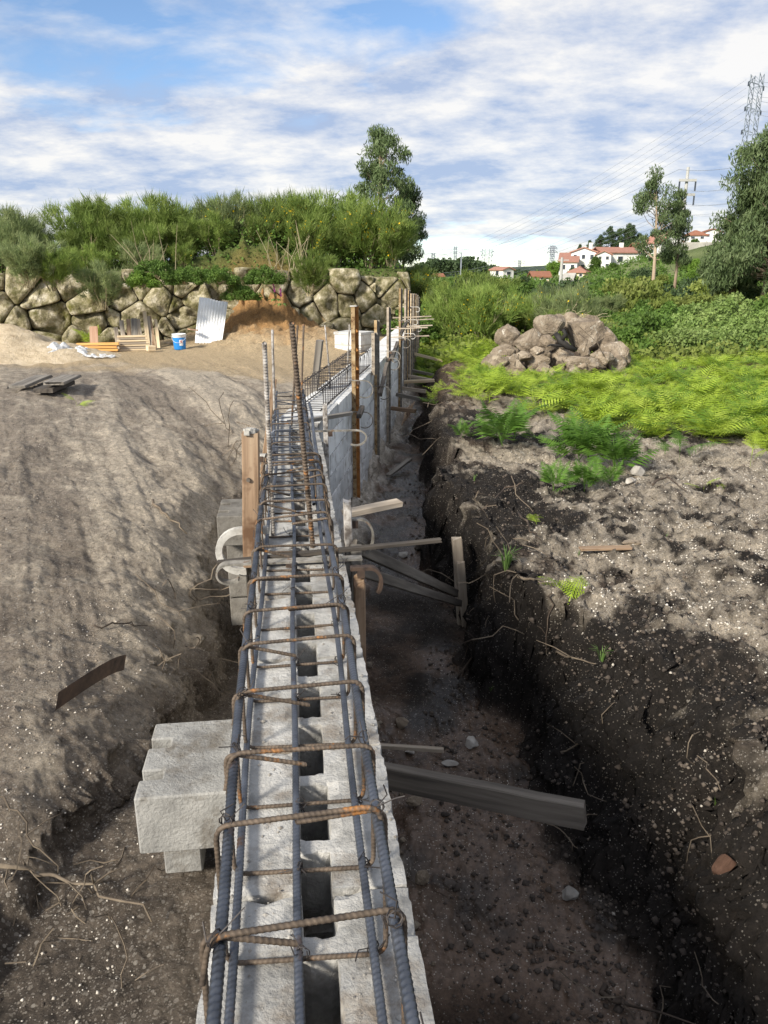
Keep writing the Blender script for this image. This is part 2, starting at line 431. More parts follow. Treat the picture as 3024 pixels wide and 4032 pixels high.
mat('gravel_pale', [(.30, .265, .225), (.50, .46, .405), (.66, .62, .56)], 9, rough=.85, bump=0, rand=0)
mat('crumb', [(.06, .05, .042), (.13, .105, .085), (.22, .185, .15)], 9, rough=.95, bump=.4, bscale=60, rand=0)
mat('dry_crumb', [(.17, .14, .11), (.30, .25, .20), (.42, .365, .30)], 9, rough=.95, bump=.4, bscale=60, rand=0)
mat('clod', [(.03, .025, .022), (.065, .052, .043), (.095, .077, .063)], 20, rough=.95, bump=.4, bscale=60, rand=0)
mat('sand', [(.36, .28, .185), (.50, .405, .28), (.60, .50, .365)], 5, rough=.95, bump=.8, bscale=16, bdist=.04, rand=0, detail=9)
mat('plastic_sheet', [(.80, .81, .82), (.92, .92, .92)], 4, rough=.3, bump=.2, bscale=9, bdist=.02, spec=.5, transl=.25)
mat('sheet_metal', [(.80, .81, .82), (.88, .885, .885)], 3, rough=.5, bump=.1, bscale=20, rand=0, spots=((.52, .47, .40), 5, .66, .14))
mat('bucket_blue', [(.015, .17, .52), (.025, .24, .62)], 3, rough=.4, bump=0, spec=.5)
mat('bucket_white', [(.70, .72, .74), (.80, .81, .82)], 5, rough=.4, bump=0, spec=.5)
mat('bucket_red', [(.42, .05, .04), (.5, .08, .06)], 5, rough=.4, bump=0)
mat('plaster_white', [(.66, .65, .62), (.78, .77, .75)], 1.0, rough=.9, bump=.05, rand=.06)
mat('plaster_cream', [(.66, .56, .36), (.74, .65, .45)], 1.0, rough=.9, bump=.05, rand=.05)
mat('plaster_grey', [(.32, .30, .27), (.46, .44, .40)], 1.2, rough=.9, bump=.2, rand=.06)
mat('roof_tile', [(.27, .135, .10), (.36, .185, .14)], 2.0, rough=.85, bump=.3, bscale=6, bdist=.05, rand=.12)
mat('roof_brown', [(.20, .085, .05), (.29, .13, .08)], 2.0, rough=.85, bump=.3, bscale=6, bdist=.05, rand=.12)
mat('glass_dark', [(.03, .035, .045), (.06, .07, .085)], 2, rough=.15, bump=0, spec=.6)
mat('pole_concrete', [(.36, .355, .34), (.46, .455, .44)], 1.5, rough=.9, bump=.1)
mat('galvanised', [(.22, .26, .31), (.30, .34, .39)], 1.5, rough=.6, bump=0, metal=.3)
mat('cable', [(.20, .22, .26), (.25, .27, .31)], 1, rough=.7, bump=0)
mat('bark_pale', [(.20, .14, .095), (.34, .26, .185), (.44, .36, .28)], 2.2, stretch=(1, 1, .3), rough=.9, bump=.4, bscale=8, bdist=.03)
mat('bark_dark', [(.06, .045, .035), (.12, .09, .07)], 4, stretch=(1, 1, .3), rough=.9, bump=.4, bscale=12, bdist=.03)
mat('stem', [(.20, .165, .09), (.34, .29, .18), (.42, .37, .25)], 6, rough=.9, bump=0, rand=.2)
mat('root', [(.028, .022, .018), (.07, .052, .04), (.13, .10, .075)], 10, rough=.9, bump=.3, bscale=40, rand=.3)
mat('root_pale', [(.06, .047, .036), (.12, .095, .07), (.21, .17, .125)], 10, rough=.9, bump=.3, bscale=40, rand=.2)
mat('charred', [(.012, .011, .011), (.03, .027, .025)], 12, rough=.7, bump=.5, bscale=30)
mat('bark_chip', [(.035, .02, .013), (.075, .04, .026), (.12, .066, .045)], 14, rough=.9, bump=.5, bscale=30)
lf = dict(rough=.6, bump=0, spec=.25)
mat('broom', [(.115, .18, .035), (.19, .265, .06), (.28, .345, .10)], 2.2, transl=.38, rand=.30, **lf)
mat('broom_grey', [(.13, .18, .07), (.21, .26, .11), (.30, .335, .16)], 2.2, transl=.38, rand=.26, **lf)
mat('bramble', [(.055, .105, .02), (.10, .175, .033), (.16, .245, .055)], 2.5, transl=.35, rand=.2, **lf)
mat('bush_light', [(.12, .165, .03), (.20, .25, .055), (.30, .335, .10)], 1.2, transl=.38, rand=.2, **lf)
mat('bush_blue', [(.10, .165, .04), (.17, .25, .065), (.26, .335, .115)], 1.2, transl=.25, rand=.12, **lf)
mat('eucalypt', [(.06, .095, .035), (.105, .15, .06), (.17, .215, .10)], 1.2, transl=.2, rand=.14, **lf)
mat('lime_tree', [(.085, .16, .02), (.14, .24, .035), (.19, .29, .055)], .8, transl=.25, rand=.12, **lf)
mat('dark_tree', [(.03, .055, .022), (.055, .09, .035), (.085, .125, .05)], .8, transl=.15, rand=.16, **lf)
mat('fern_bright', [(.23, .34, .025), (.35, .47, .05), (.47, .57, .10)], 1.6, transl=.35, rand=.12, **lf)
mat('fern_mid', [(.10, .20, .02), (.165, .285, .035), (.23, .355, .055)], 1.6, transl=.35, rand=.12, **lf)
mat('fern_green', [(.06, .135, .02), (.10, .20, .03), (.15, .265, .05)], 5, transl=.35, rand=.1, **lf)
mat('grass', [(.09, .17, .04), (.15, .25, .07), (.21, .31, .10)], 5, transl=.3, rand=.1, **lf)
mat('dry_grass', [(.30, .22, .13), (.42, .33, .21)], 6, transl=.2, rand=.1, **lf)
mat('yellow_flower', [(.62, .40, .01), (.76, .54, .02)], 6, transl=.2, rand=.05, **lf)
mat('purple_flower', [(.42, .06, .30), (.5, .1, .36)], 6, rand=.05, **lf)

def ground_material():
    m = bpy.data.materials.new('soil'); m.use_nodes = True; t = m.node_tree; L = t.links.new
    b = t.nodes['Principled BSDF']; b.inputs['Specular IOR Level'].default_value = .25
    geo = N(t, 'ShaderNodeNewGeometry')
    ca = N(t, 'ShaderNodeAttribute', attribute_name='soil_colour'); pa = N(t, 'ShaderNodeAttribute', attribute_name='pebbles'); wa = N(t, 'ShaderNodeAttribute', attribute_name='wet')
    def mth(op, a, b_=None):
        n = N(t, 'ShaderNodeMath', operation=op)
        for i, v in enumerate((a, b_)):
            if v is None: continue
            if isinstance(v, (int, float)): n.inputs[i].default_value = v
            else: L(v, n.inputs[i])
        return n.outputs[0]
    nz = N(t, 'ShaderNodeTexNoise'); nz.inputs['Scale'].default_value = 24; nz.inputs['Detail'].default_value = 12; nz.inputs['Roughness'].default_value = .8; L(geo.outputs['Position'], nz.inputs['Vector'])
    nm = N(t, 'ShaderNodeMapRange'); nm.inputs['From Min'].default_value = .32; nm.inputs['From Max'].default_value = .68; nm.inputs['To Min'].default_value = .35; nm.inputs['To Max'].default_value = 1.65; L(nz.outputs[0], nm.inputs['Value'])
    vm = N(t, 'ShaderNodeVectorMath', operation='SCALE'); L(ca.outputs['Color'], vm.inputs[0]); L(nm.outputs[0], vm.inputs['Scale'])
    col = vm.outputs[0]; hts = [mth('MULTIPLY', nz.outputs[0], 1.3)]
    for scale, thr, rad in ((70, .52, .38), (150, .40, .42)):
        vo = N(t, 'ShaderNodeTexVoronoi'); vo.inputs['Scale'].default_value = scale; L(geo.outputs['Position'], vo.inputs['Vector'])
        sp_ = N(t, 'ShaderNodeSeparateColor'); L(vo.outputs['Color'], sp_.inputs[0])
        on = mth('GREATER_THAN', mth('ADD', sp_.outputs[0], mth('MULTIPLY', pa.outputs['Fac'], .55)), thr + .5)
        inside = mth('LESS_THAN', vo.outputs['Distance'], mth('MULTIPLY', mth('ADD', sp_.outputs[1], .5), rad))
        k = mth('MULTIPLY', on, inside)
        mx = N(t, 'ShaderNodeMix', data_type='RGBA')
        pc = N(t, 'ShaderNodeValToRGB'); pc.color_ramp.elements[0].color = (.19, .16, .13, 1); pc.color_ramp.elements[1].color = (.52, .47, .41, 1)
        L(sp_.outputs[2], pc.inputs[0])
        L(mth('MULTIPLY', k, .7), mx.inputs[0]); L(col, mx.inputs[6]); L(pc.outputs[0], mx.inputs[7]); col = mx.outputs[2]
        hts.append(mth('MULTIPLY', k, .35))
    L(col, b.inputs['Base Color'])
    L(mth('SUBTRACT', .95, mth('MULTIPLY', wa.outputs['Fac'], .7)), b.inputs['Roughness'])
    h = hts[0]
    for q in hts[1:]: h = mth('ADD', h, q)
    bp = N(t, 'ShaderNodeBump'); bp.inputs['Distance'].default_value = .05
    L(mth('SUBTRACT', .95, mth('MULTIPLY', wa.outputs['Fac'], .75)), bp.inputs['Strength'])
    L(h, bp.inputs['Height']); L(bp.outputs[0], b.inputs['Normal'])
    return m
MATS['soil'] = ground_material()

# ------------------------------------------------------------------ ground: one sheet to the horizon, finest in front of the camera
def make_ground():
    fa = np.radians(np.concatenate([np.linspace(-180, -46, 28)[:-1], np.linspace(-46, -32, 40)[:-1], np.linspace(-32, 32, 660), np.linspace(32, 46, 40)[1:], np.linspace(46, 180, 28)[1:]]))
    rr = np.concatenate([[.12, .3, .45, .55], np.geomspace(.62, 32, 700), np.geomspace(33, 1650, 120)])
    A, R = np.meshgrid(fa, rr)
    X = R * np.sin(A); Y = R * np.cos(A)
    Z, Cc, Pb, Wt = field(X, Y)
    nr, na = X.shape
    # steep faces are torn sideways as well, so the cut banks look ragged
    dzA = np.abs(np.gradient(Z, axis=1)); dA = np.hypot(np.gradient(X, axis=1), np.gradient(Y, axis=1)) + 1e-6
    st_ = sst(.7, 2.2, dzA / dA) * (R < 22) * (np.abs(A) < .8)
    X = X + st_ * (.26 * fbm(Y * 4.3, Z * 5.5, 301, 4) + .11 * fbm(Y * 15, Z * 17, 305, 3)); Y = Y + st_ * .10 * fbm(X * 6 + Y * 5, Z * 7, 309, 3); Z = Z + st_ * .05 * fbm(Y * 18, X * 18 + Z * 9, 311, 3)
    V = np.stack([X, Y, Z], -1).reshape(-1, 3)
    i = np.arange(nr - 1)[:, None] * na + np.arange(na - 1)[None, :]
    F = np.stack([i, i + na, i + na + 1, i + 1], -1).reshape(-1, 4)[:, ::-1]
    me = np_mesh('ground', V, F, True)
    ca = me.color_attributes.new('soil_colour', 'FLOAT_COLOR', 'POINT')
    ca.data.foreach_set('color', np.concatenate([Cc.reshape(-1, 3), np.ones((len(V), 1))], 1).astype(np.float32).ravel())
    for nm, arr in (('pebbles', Pb), ('wet', Wt)):
        a = me.attributes.new(nm, 'FLOAT', 'POINT'); a.data.foreach_set('value', arr.astype(np.float32).ravel())
    o = link('ground', me, MATS['soil']); tag(o, kind='structure')
    return o
make_ground()

# ------------------------------------------------------------------ concrete block wall
def chip(bm, seed, cuts, amp=1.0):
    """break up the clean edges and faces of a cast block"""
    rnd = random.Random(seed + 99); bm.normal_update()
    sharp = set()
    for e in bm.edges:
        if len(e.link_faces) == 2 and e.calc_face_angle(0) > .5: e.tag = True
        else: e.tag = False
    cen = Vector((0, 0, 0))
    for v in bm.verts: cen += v.co
    long_e = [e for e in bm.edges if e.calc_length() > .03]
    bmesh.ops.subdivide_edges(bm, edges=long_e, cuts=cuts, use_grid_fill=True)
    bm.normal_update()
    for v in bm.verts:
        nrm = [f.normal for f in v.link_faces]
        edge = any(nrm[0].dot(q) < .6 for q in nrm[1:])
        push = (rnd.random() ** 3 * .011 * amp + .0015 * amp) if edge else rnd.uniform(-.0008, .0008) * amp
        d = Vector((0, 0, 0))
        for q in nrm: d += q
        v.co -= d.normalized() * push
def hollow_block(w=.4, l=.492, h=.195, seed=0):
    rnd = random.Random(seed)
    xs = [-w / 2, -.019, .045, w / 2]; ys = [-l / 2, -.14, -.092, .092, .14, l / 2]
    solid = lambda i, j: 0 <= i < 3 and 0 <= j < 5 and not (i == 1 and j in (0, 2, 4))
    bm = bmesh.new(); vs = {}
    def v(i, j, k):
        if (i, j, k) not in vs:
            vs[(i, j, k)] = bm.verts.new((xs[i] + rnd.uniform(-.003, .003), ys[j] + rnd.uniform(-.003, .003), -h * (1 - k) + rnd.uniform(-.002, .002)))
        return vs[(i, j, k)]
    for i in range(3):
        for j in range(5):
            if not solid(i, j): continue
            bm.faces.new((v(i, j, 1), v(i + 1, j, 1), v(i + 1, j + 1, 1), v(i, j + 1, 1)))
            bm.faces.new((v(i, j, 0), v(i, j + 1, 0), v(i + 1, j + 1, 0), v(i + 1, j, 0)))
            if not solid(i - 1, j): bm.faces.new((v(i, j, 0), v(i, j, 1), v(i, j + 1, 1), v(i, j + 1, 0)))
            if not solid(i + 1, j): bm.faces.new((v(i + 1, j, 0), v(i + 1, j + 1, 0), v(i + 1, j + 1, 1), v(i + 1, j, 1)))
            if not solid(i, j - 1): bm.faces.new((v(i, j, 0), v(i + 1, j, 0), v(i + 1, j, 1), v(i, j, 1)))
            if not solid(i, j + 1): bm.faces.new((v(i, j + 1, 0), v(i, j + 1, 1), v(i + 1, j + 1, 1), v(i + 1, j + 1, 0)))
    chip(bm, seed, 4); me = bpy.data.meshes.new('block'); bm.to_mesh(me); bm.free()
    me.materials.append(MATS['concrete']); return me
def solid_block(w=.4, l=.488, h=.188, seed=0, m='concrete_face'):
    rnd = random.Random(seed); bm = bmesh.new(); bmesh.ops.create_cube(bm, size=1)
    for v in bm.verts: v.co = Vector((v.co.x * w + rnd.uniform(-.003, .003), v.co.y * l + rnd.uniform(-.003, .003), (v.co.z - .5) * h + rnd.uniform(-.002, .002)))
    chip(bm, seed, 3)
    me = bpy.data.meshes.new('block'); bm.to_mesh(me); bm.free(); me.materials.append(MATS[m]); return me
WALL = thing('concrete_block_wall', 'long pale concrete block wall in the trench, bending right after the near stretch', 'wall', (0, 0, -1.4))
hb = [hollow_block(seed=i) for i in range(4)]; sb = [solid_block(seed=i) for i in range(5)]
def put(me, p, rz, parent=WALL, name='block'):
    o = link(name, me, None, parent, Vector(p) - wloc(parent)); o.rotation_euler = (0, 0, rz); return o
for c in range(7):
    off = 0 if c % 2 == 0 else .25
    for k in range(13):
        t = .52 + .5 * k + off
        if c and t < .8: continue
        if t > 6.15: continue
        put(hb[(k * 3 + c) % 4] if c < 3 else sb[(k + c) % 5], NW(t, .05 + random.uniform(-.004, .004), -.2 * c - (0 if c else 0) + random.uniform(-.002, .002)), -A1 + random.uniform(-.006, .006))
for c in range(7):
    off = 0 if c % 2 == 0 else .25
    for k in range(24):
        u = FWS + .27 + .5 * k + off
        if u > 18.2: continue
        if c > 4 and u > 15.5: continue
        put(sb[(k * 2 + c) % 5], FW(u, random.uniform(-.005, .005), -.2 * c + random.uniform(-.002, .002)), -A2)
# mortar bed inside the far wall, a little behind the block faces
mb = MB(); mb.box(FW((FWS + 18.3) / 2 + .15, 0, -.702), (.372, 18.2 - FWS, 1.386), -A2)
mb.build('mortar_bed', MATS['plaster_grey'], WALL)
mb = MB()
mb.box(FW(FWS - .02, .0, -.70), (.384, .34, 1.388), -(A1 + A2) / 2)
mb.build('corner_fill', MATS['concrete'], WALL)
# the stub buttresses on the left
def buttress(t, n, label, m='concrete'):
    r = thing('wall_buttress', label, 'buttress', NW(t + .19, -.31, -.6))
    for c in range(n):
        rnd = random.Random(c + int(t * 10)); z1 = -.2 - .2 * c
        bm = MB(); h = .19
        sh = .035 if c else 0
        # block with two notches in its outer end
        X = [-.165 + sh, -.10, .16]; Yb = [-.19, -.105, -.062, .052, .10, .19]
        if c == 0:
            bm.box((0, 0, 0), (.01, .01, .01)) if False else None
            O = [(X[2], Yb[0]), (X[2], Yb[5]), (X[0], Yb[5]), (X[0], Yb[4]), (X[1], Yb[4]), (X[1], Yb[3]), (X[0], Yb[3]), (X[0], Yb[2]), (X[1], Yb[2]), (X[1], Yb[1]), (X[0], Yb[1]), (X[0], Yb[0])]
            cx_ = [X[0], X[1], X[2]]; okc = lambda i, j: 0 <= i < 2 and 0 <= j < 5 and not (i == 0 and j in (1, 3))
            for i in range(2):
                for j in range(5):
                    if not okc(i, j): continue
                    x0, x1, y0, y1 = cx_[i], cx_[i + 1], Yb[j], Yb[j + 1]
                    bm.add([(x0, y0, 0), (x1, y0, 0), (x1, y1, 0), (x0, y1, 0), (x0, y0, -h), (x1, y0, -h), (x1, y1, -h), (x0, y1, -h)], [(0, 1, 2, 3), (7, 6, 5, 4)] + ([] if okc(i - 1, j) else [(0, 3, 7, 4)]) + ([] if okc(i + 1, j) else [(1, 5, 6, 2)]) + ([] if okc(i, j - 1) else [(0, 4, 5, 1)]) + ([] if okc(i, j + 1) else [(3, 2, 6, 7)]))
            n_ = len(O); False and bm.add([(x, y, 0) for x, y in O] + [(x, y, -h) for x, y in O], [tuple(range(n_)), tuple(reversed(range(n_, 2 * n_)))] + [(i, i + n_, (i + 1) % n_ + n_, (i + 1) % n_) for i in range(n_)])
        else:
            for x0, x1 in ((X[0], X[0] + .115), (X[0] + .195, X[2])):
                bm.box(((x0 + x1) / 2, .06, -h / 2), (x1 - x0, .22, h))
            bm.box((.0, .13, -h / 2 - .001), (.29, .05, h - .01))
        p = bm.build('block', MATS[m], r, world=False)
        b2 = bmesh.new(); b2.from_mesh(p.data); bmesh.ops.remove_doubles(b2, verts=b2.verts, dist=.0005); bmesh.ops.dissolve_limit(b2, angle_limit=.02, verts=b2.verts, edges=b2.edges) if False else None; b2.normal_update(); bmesh.ops.bevel(b2, geom=[e_ for e_ in b2.edges if len(e_.link_faces) == 2 and e_.calc_face_angle(0) > .5], offset=.005, segments=1, affect='EDGES', clamp_overlap=True); b2.to_mesh(p.data); b2.free()
        p.location = NW(t + .19, -.27, z1) - wloc(r); p.rotation_euler = (0, 0, -A1)
    return r
buttress(1.88, 2, 'notched grey block stub sticking out left of the near cage, chipped outer end', 'concrete_grey')
buttress(4.5, 4, 'grey block stub left of the wall, half hidden behind the tall wooden post', 'concrete_dirty')

# ------------------------------------------------------------------ ribbed bars
def ribbed(pts, r, pitch, n=8, amp=.13, slant=.45):
    P = [Vector(p) for p in pts]
    L = [0]
    for i in range(1, len(P)): L.append(L[-1] + (P[i] - P[i - 1]).length)
    tot = L[-1]; cnt = max(2, int(tot / pitch))
    arr = np.array([list(p) for p in P]); La = np.array(L)
    fr = np.array([0, .30, .42, .72, .84]); q = (np.arange(cnt)[:, None] + fr[None, :]).ravel() / cnt * tot
    rad = np.tile([1, 1, 1 + amp, 1 + amp, 1], cnt) * r
    C = np.stack([np.interp(q, La, arr[:, k]) for k in range(3)], -1)
    T = np.gradient(C, axis=0); T /= np.linalg.norm(T, axis=1)[:, None] + 1e-12
    nrm = np.zeros_like(T); up = np.array([0, 0, 1.0]) if abs(T[0, 2]) < .9 else np.array([1.0, 0, 0])
    cur = up - T[0] * up.dot(T[0]); cur /= np.linalg.norm(cur)
    for i in range(len(T)):
        cur = cur - T[i] * cur.dot(T[i]); cur /= np.linalg.norm(cur); nrm[i] = cur
    bn = np.cross(T, nrm); a = np.arange(n) / n * 2 * math.pi
    V = C[:, None, :] + rad[:, None, None] * (nrm[:, None, :] * np.cos(a)[None, :, None] + bn[:, None, :] * np.sin(a)[None, :, None]) + T[:, None, :] * (np.sin(a) * slant * pitch * .5)[None, :, None]
    m = len(C); V = V.reshape(-1, 3)
    i = np.arange(m - 1)[:, None] * n; k = np.arange(n)[None, :]
    F = np.stack([i + k, i + (k + 1) % n, i + n + (k + 1) % n, i + n + k], -1).reshape(-1, 4)
    return V, F
def ribbed_part(name, pts, r, pitch, mat_, parent, n=8, **kw):
    V, F = ribbed(pts, r, pitch, n, **kw); off = np.array(wloc(parent))
    o = link(name, np_mesh(name, V - off, F, True), mat_, parent); return o
def arcfill(P, rad, n=4):
    out_ = []
    for i, p in enumerate(P):
        if i in (0, len(P) - 1): out_.append(p); continue
        a = (P[i - 1] - p); b = (P[i + 1] - p); ra = min(rad, a.length * .45, b.length * .45)
        s_ = p + a.normalized() * ra; e_ = p + b.normalized() * ra
        for k in range(n + 1):
            q = k / n; out_.append(s_ * (1 - q) ** 2 + p * 2 * q * (1 - q) + e_ * q * q)
    return out_
def tie(mbx, c, rnd, s=1.0):
    """a twist of binding wire round a crossing, with loose ends"""
    for k in range(2):
        a0 = rnd.uniform(0, 6); R = .013 * s; ax = Vector((rnd.uniform(-1, 1), rnd.uniform(-1, 1), rnd.uniform(-.4, .4))).normalized(); F = frame(ax)
        mbx.tube([c + F @ Vector((0, math.cos(a0 + q) * R, math.sin(a0 + q) * R)) for q in np.linspace(0, 6.0, 9)], .0013 * s, 4, False)
    for k in range(2):
        e = Vector((rnd.uniform(-1, 1), rnd.uniform(-1, 1), rnd.uniform(-.2, .9))).normalized() * rnd.uniform(.02, .06)
        w = Vector((rnd.uniform(-1, 1), rnd.uniform(-1, 1), rnd.uniform(-1, 1))) * .018
        mbx.tube([c, c + e * .5 + w, c + e], .0013 * s, 4, False)

RB = MATS['rebar']; RR = MATS['rebar_rusty']
CAGE = thing('rebar_cage', 'nearest rebar cage of thick blue-grey ribbed bars tied with rusty stirrups', 'rebar cage', NW(2.2, .02, 0))
def wob(f, t0, t1, seed, amp=.006, step=.12):
    rnd = random.Random(seed); n = max(3, int((t1 - t0) / step)); ph = [rnd.uniform(0, 6) for _ in range(4)]
    return [f(t, amp * (math.sin(t * 1.7 + ph[0]) + .5 * math.sin(t * 4 + ph[1])), amp * (math.sin(t * 1.3 + ph[2]) + .4 * math.sin(t * 3.7 + ph[3]))) for t in np.linspace(t0, t1, n)]
for nm, a, z, t0, t1, r, sd in (('l', -.0915, .292, .35, 3.93, .0091, 1), ('r', .1615, .292, .35, 5.6, .0091, 2), ('lb', -.098, .022, .4, 4.6, .0083, 3), ('c', .023, .020, .4, 6.2, .0083, 4), ('rb', .158, .022, .4, 5.0, .0083, 5)):
    pts = wob(lambda t, da, dz, a=a, z=z: NW(t, a + da, z + dz * .7), t0, t1, sd)
    near_pts = [p for p in pts if p.y < 3.6]; far_pts = [p for p in pts if p.y >= 3.35]
    o = ribbed_part('longitudinal_bar', pts, r, .0115, RB, CAGE, n=8, amp=.075)
def stirrup(parent, f, t, aL, aR, zb, zt, r, mat_, seed, rib=True, hook=True, tilt=0.0, ties=True):
    rnd = random.Random(seed); j = lambda s_: rnd.uniform(-s_, s_)
    o_ = .018
    dt = [j(.012) for _ in range(4)]
    side = rnd.random() < .5; slope = rnd.uniform(.0, .022)
    if side:   # hook ends sit at the upper left corner
        P = [f(t + .016 + tilt, aL + rnd.uniform(.10, .16), zt - .025 + j(.02)), f(t + .008 + tilt, aL - o_, zt + .004), f(t + dt[0], aL - o_, zb), f(t + dt[1], aR + o_, zb), f(t + dt[2] + tilt, aR + o_, zt + slope), f(t - .006 + tilt, aL - o_ + .012, zt + .012), f(t - .01 + tilt, aL - o_ - .002, zt - .07)]
    else:
        P = [f(t + .016 + tilt, aR - rnd.uniform(.10, .16), zt - .02 + j(.02)), f(t + .008 + tilt, aR + o_, zt + .004), f(t + dt[0], aR + o_, zb), f(t + dt[1], aL - o_, zb), f(t + dt[2] + tilt, aL - o_, zt + .006), f(t - .006 + tilt, aR + o_ - .012, zt + .012 + slope), f(t - .01 + tilt, aR + o_ + .002, zt - .08)]
    if not hook: P = P[1:-1] + [P[1] + Vector((0, 0, .002))]
    path = arcfill(P, .028)
    if rib: o = ribbed_part('stirrup', path, r, .0095, mat_, parent, n=6, amp=.10, slant=.6)
    else:
        m = MB(); m.tube(path, r, 5); o = m.build('stirrup', mat_, parent, smooth=True)
    if ties:
        for (a_, z_) in ((aL, zt + .01), (aR, zt + .015), (.023, zb + .012), (aR, zb + .008)):
            if rnd.random() < .8:
                m = MB(); tie(m, f(t, a_ + j(.006), z_), rnd); m.build('tie_wire', MATS['wire'], o)
    return o
TS = [.66, .868, 1.11, 1.32, 1.528, 1.77, 2.0, 2.22, 2.49, 2.8, 3.04, 3.27, 3.48, 3.72, 3.87]
for i, t in enumerate(TS):
    stirrup(CAGE, NW, t, -.0915, .1615, .006, .306, .0047, RR, 100 + i, rib=t < 3.2, tilt=random.uniform(-.02, .01))
CAGE2 = thing('rebar_cage', 'short second rebar cage with crowded stirrups before the wall bends', 'rebar cage', NW(5.4, .04, 0))
for a, z, t0, t1, r in ((-.085, .20, 3.95, 6.9, .009), (.135, .20, 4.0, 6.95, .009), (-.08, .03, 3.8, 6.9, .009), (.135, .03, 3.9, 7, .009)):
    ribbed_part('longitudinal_bar', wob(lambda t, da, dz, a=a, z=z: NW(t, a + da, z + dz), t0, t1, int(a * 900 + z * 50)), r, .014, RB, CAGE2, n=6)
for i, t in enumerate([4.05, 4.12, 4.2, 4.28, 4.37, 4.48, 4.6, 4.78, 5.0, 5.22, 5.42, 5.64, 5.85, 6.05, 6.25, 6.45, 6.65]):
    stirrup(CAGE2, NW, t, -.085, .135, .012, .212, .0042, MATS['rebar'] if i % 3 else RR, 300 + i, rib=False, hook=i % 2 == 0, ties=i % 2 == 0)
CAGE3 = thing('rebar_cage', 'far rebar cage of thin dark bars on the wall after its bend', 'rebar cage', FW(8.6, 0, 0))
for a, z in ((-.115, .215), (.115, .215), (-.115, .02), (.115, .02)):
    m = MB(); m.tube(wob(lambda t, da, dz, a=a, z=z: FW(t, a + da, z + dz), 6.75, 10.4, int(a * 300 + z * 80), step=.3), .006, 6); m.build('longitudinal_bar', MATS['wire'], CAGE3, smooth=True)
for i in range(30):
    stirrup(CAGE3, FW, 6.85 + i * .122, -.115, .115, .008, .225, .0036, MATS['wire'], 500 + i, rib=False, hook=i % 3 == 0, ties=False)

# ------------------------------------------------------------------ starter bars standing in the wall
def bar_between(p0, p1, r, m, label, rib=True, bend=0.0, hook=None):
    p0 = Vector(p0); p1 = Vector(p1); mid = (p0 + p1) / 2 + Vector((bend, 0, 0))
    pts = [p0 * (1 - q) ** 2 + mid * 2 * q * (1 - q) + p1 * q * q for q in np.linspace(0, 1, 8)]
    if hook: pts += [p1 + Vector(hook) * .3 + Vector((0, 0, .004)), p1 + Vector(hook)]
    if rib:
        V, F = ribbed(pts, r, r * 1.35, 8, .17, .9)
        o = link('starter_bar', np_mesh('starter_bar', V - np.array(p0), F, True), MATS[m], None, p0)
    else:
        mbx = MB(); mbx.tube(pts, r, 6); o = mbx.build('starter_bar', MATS[m], base=p0, smooth=True)
    return tag(o, label, 'rebar', 'upright starter bars in the wall')
pb = atz(680, 1180, .0); bar_between(pb + Vector((0, 0, -.15)), at(630, 697, 3.25), .0105, 'rebar_rusty', 'thickest tall rusty starter bar leaning left over the near cage')
pb = atz(591, 1165, -.02); bar_between(pb + Vector((0, 0, -.15)), at(571, 740, 3.45), .0098, 'rebar_mortar', 'starter bar crusted with pale mortar right of the wooden post')
pb = NW(5.9, -.10); bar_between(pb + Vector((0, 0, -.1)), at(588, 712, 5.9), .010, 'rebar_mortar', 'pale thin starter bar behind the mortar crusted one', False)
pb = NW(6.3, .02); bar_between(pb + Vector((0, 0, -.1)), at(643, 703, 6.4), .0085, 'rebar_rusty', 'thin brown starter bar just right of the thickest rusty one', False)
pb = NW(6.5, .10); bar_between(pb + Vector((0, 0, -.1)), at(656, 700, 6.6), .0085, 'rebar_rusty', 'second thin brown starter bar right of the thickest rusty one', False)
for px, py, u, lb in ((702, 703, 8.4, 'slender grey starter bar between the dark stake and the tall orange steel post'), (755, 700, 8.9, 'slender grey starter bar standing in the far cage behind the orange steel post'), (816, 775, 12.2, 'short starter bar on the far wall beside the second steel post'), (836, 752, 13.5, 'short pale starter bar left of the third steel post'), (849, 755, 14.2, 'short pale starter bar just right of the third steel post'), (856, 752, 14.8, 'smallest pale starter bar on the far wall top')):
    top = at(px, py, u); bar_between(FW(u, random.uniform(-.06, .06), -.1), Vector((top.x, u, top.z)), .009, 'rebar_mortar', lb, False)

# ------------------------------------------------------------------ timber
def plank_mesh(L, w, h, seed=0, rag=.004, bow=.0, taper=None):
    rnd = random.Random(seed); n = max(3, min(9, int(L / .22) + 2)); ch = min(w, h) * .09
    V = []
    sec = [(w / 2 - ch, h / 2), (w / 2, h / 2 - ch), (w / 2, -h / 2 + ch), (w / 2 - ch, -h / 2), (-w / 2 + ch, -h / 2), (-w / 2, -h / 2 + ch), (-w / 2, h / 2 - ch), (-w / 2 + ch, h / 2)]
    for i in range(n):
        q = i / (n - 1); e = (i in (0, n - 1)); k = 1.0 if not taper else 1 + (taper - 1) * q
        oy = rnd.uniform(-1, 1) * .002 + bow * math.sin(math.pi * q); oz = rnd.uniform(-1, 1) * .0015
        for (y, z) in sec:
            V.append((q * L + (rnd.uniform(-rag, rag) if e else 0), y * k + oy + rnd.uniform(-.001, .001), z * k + oz + rnd.uniform(-.001, .001)))
    F = []
    for i in range(n - 1):
        for k in range(8): F.append((i * 8 + k, (i + 1) * 8 + k, (i + 1) * 8 + (k + 1) % 8, i * 8 + (k + 1) % 8))
    F.append(tuple(range(8))); F.append(tuple(reversed(range((n - 1) * 8, n * 8))))
    me = bpy.data.meshes.new('plank'); me.from_pydata(V, [], F); me.update(); return me
_pk = [0]
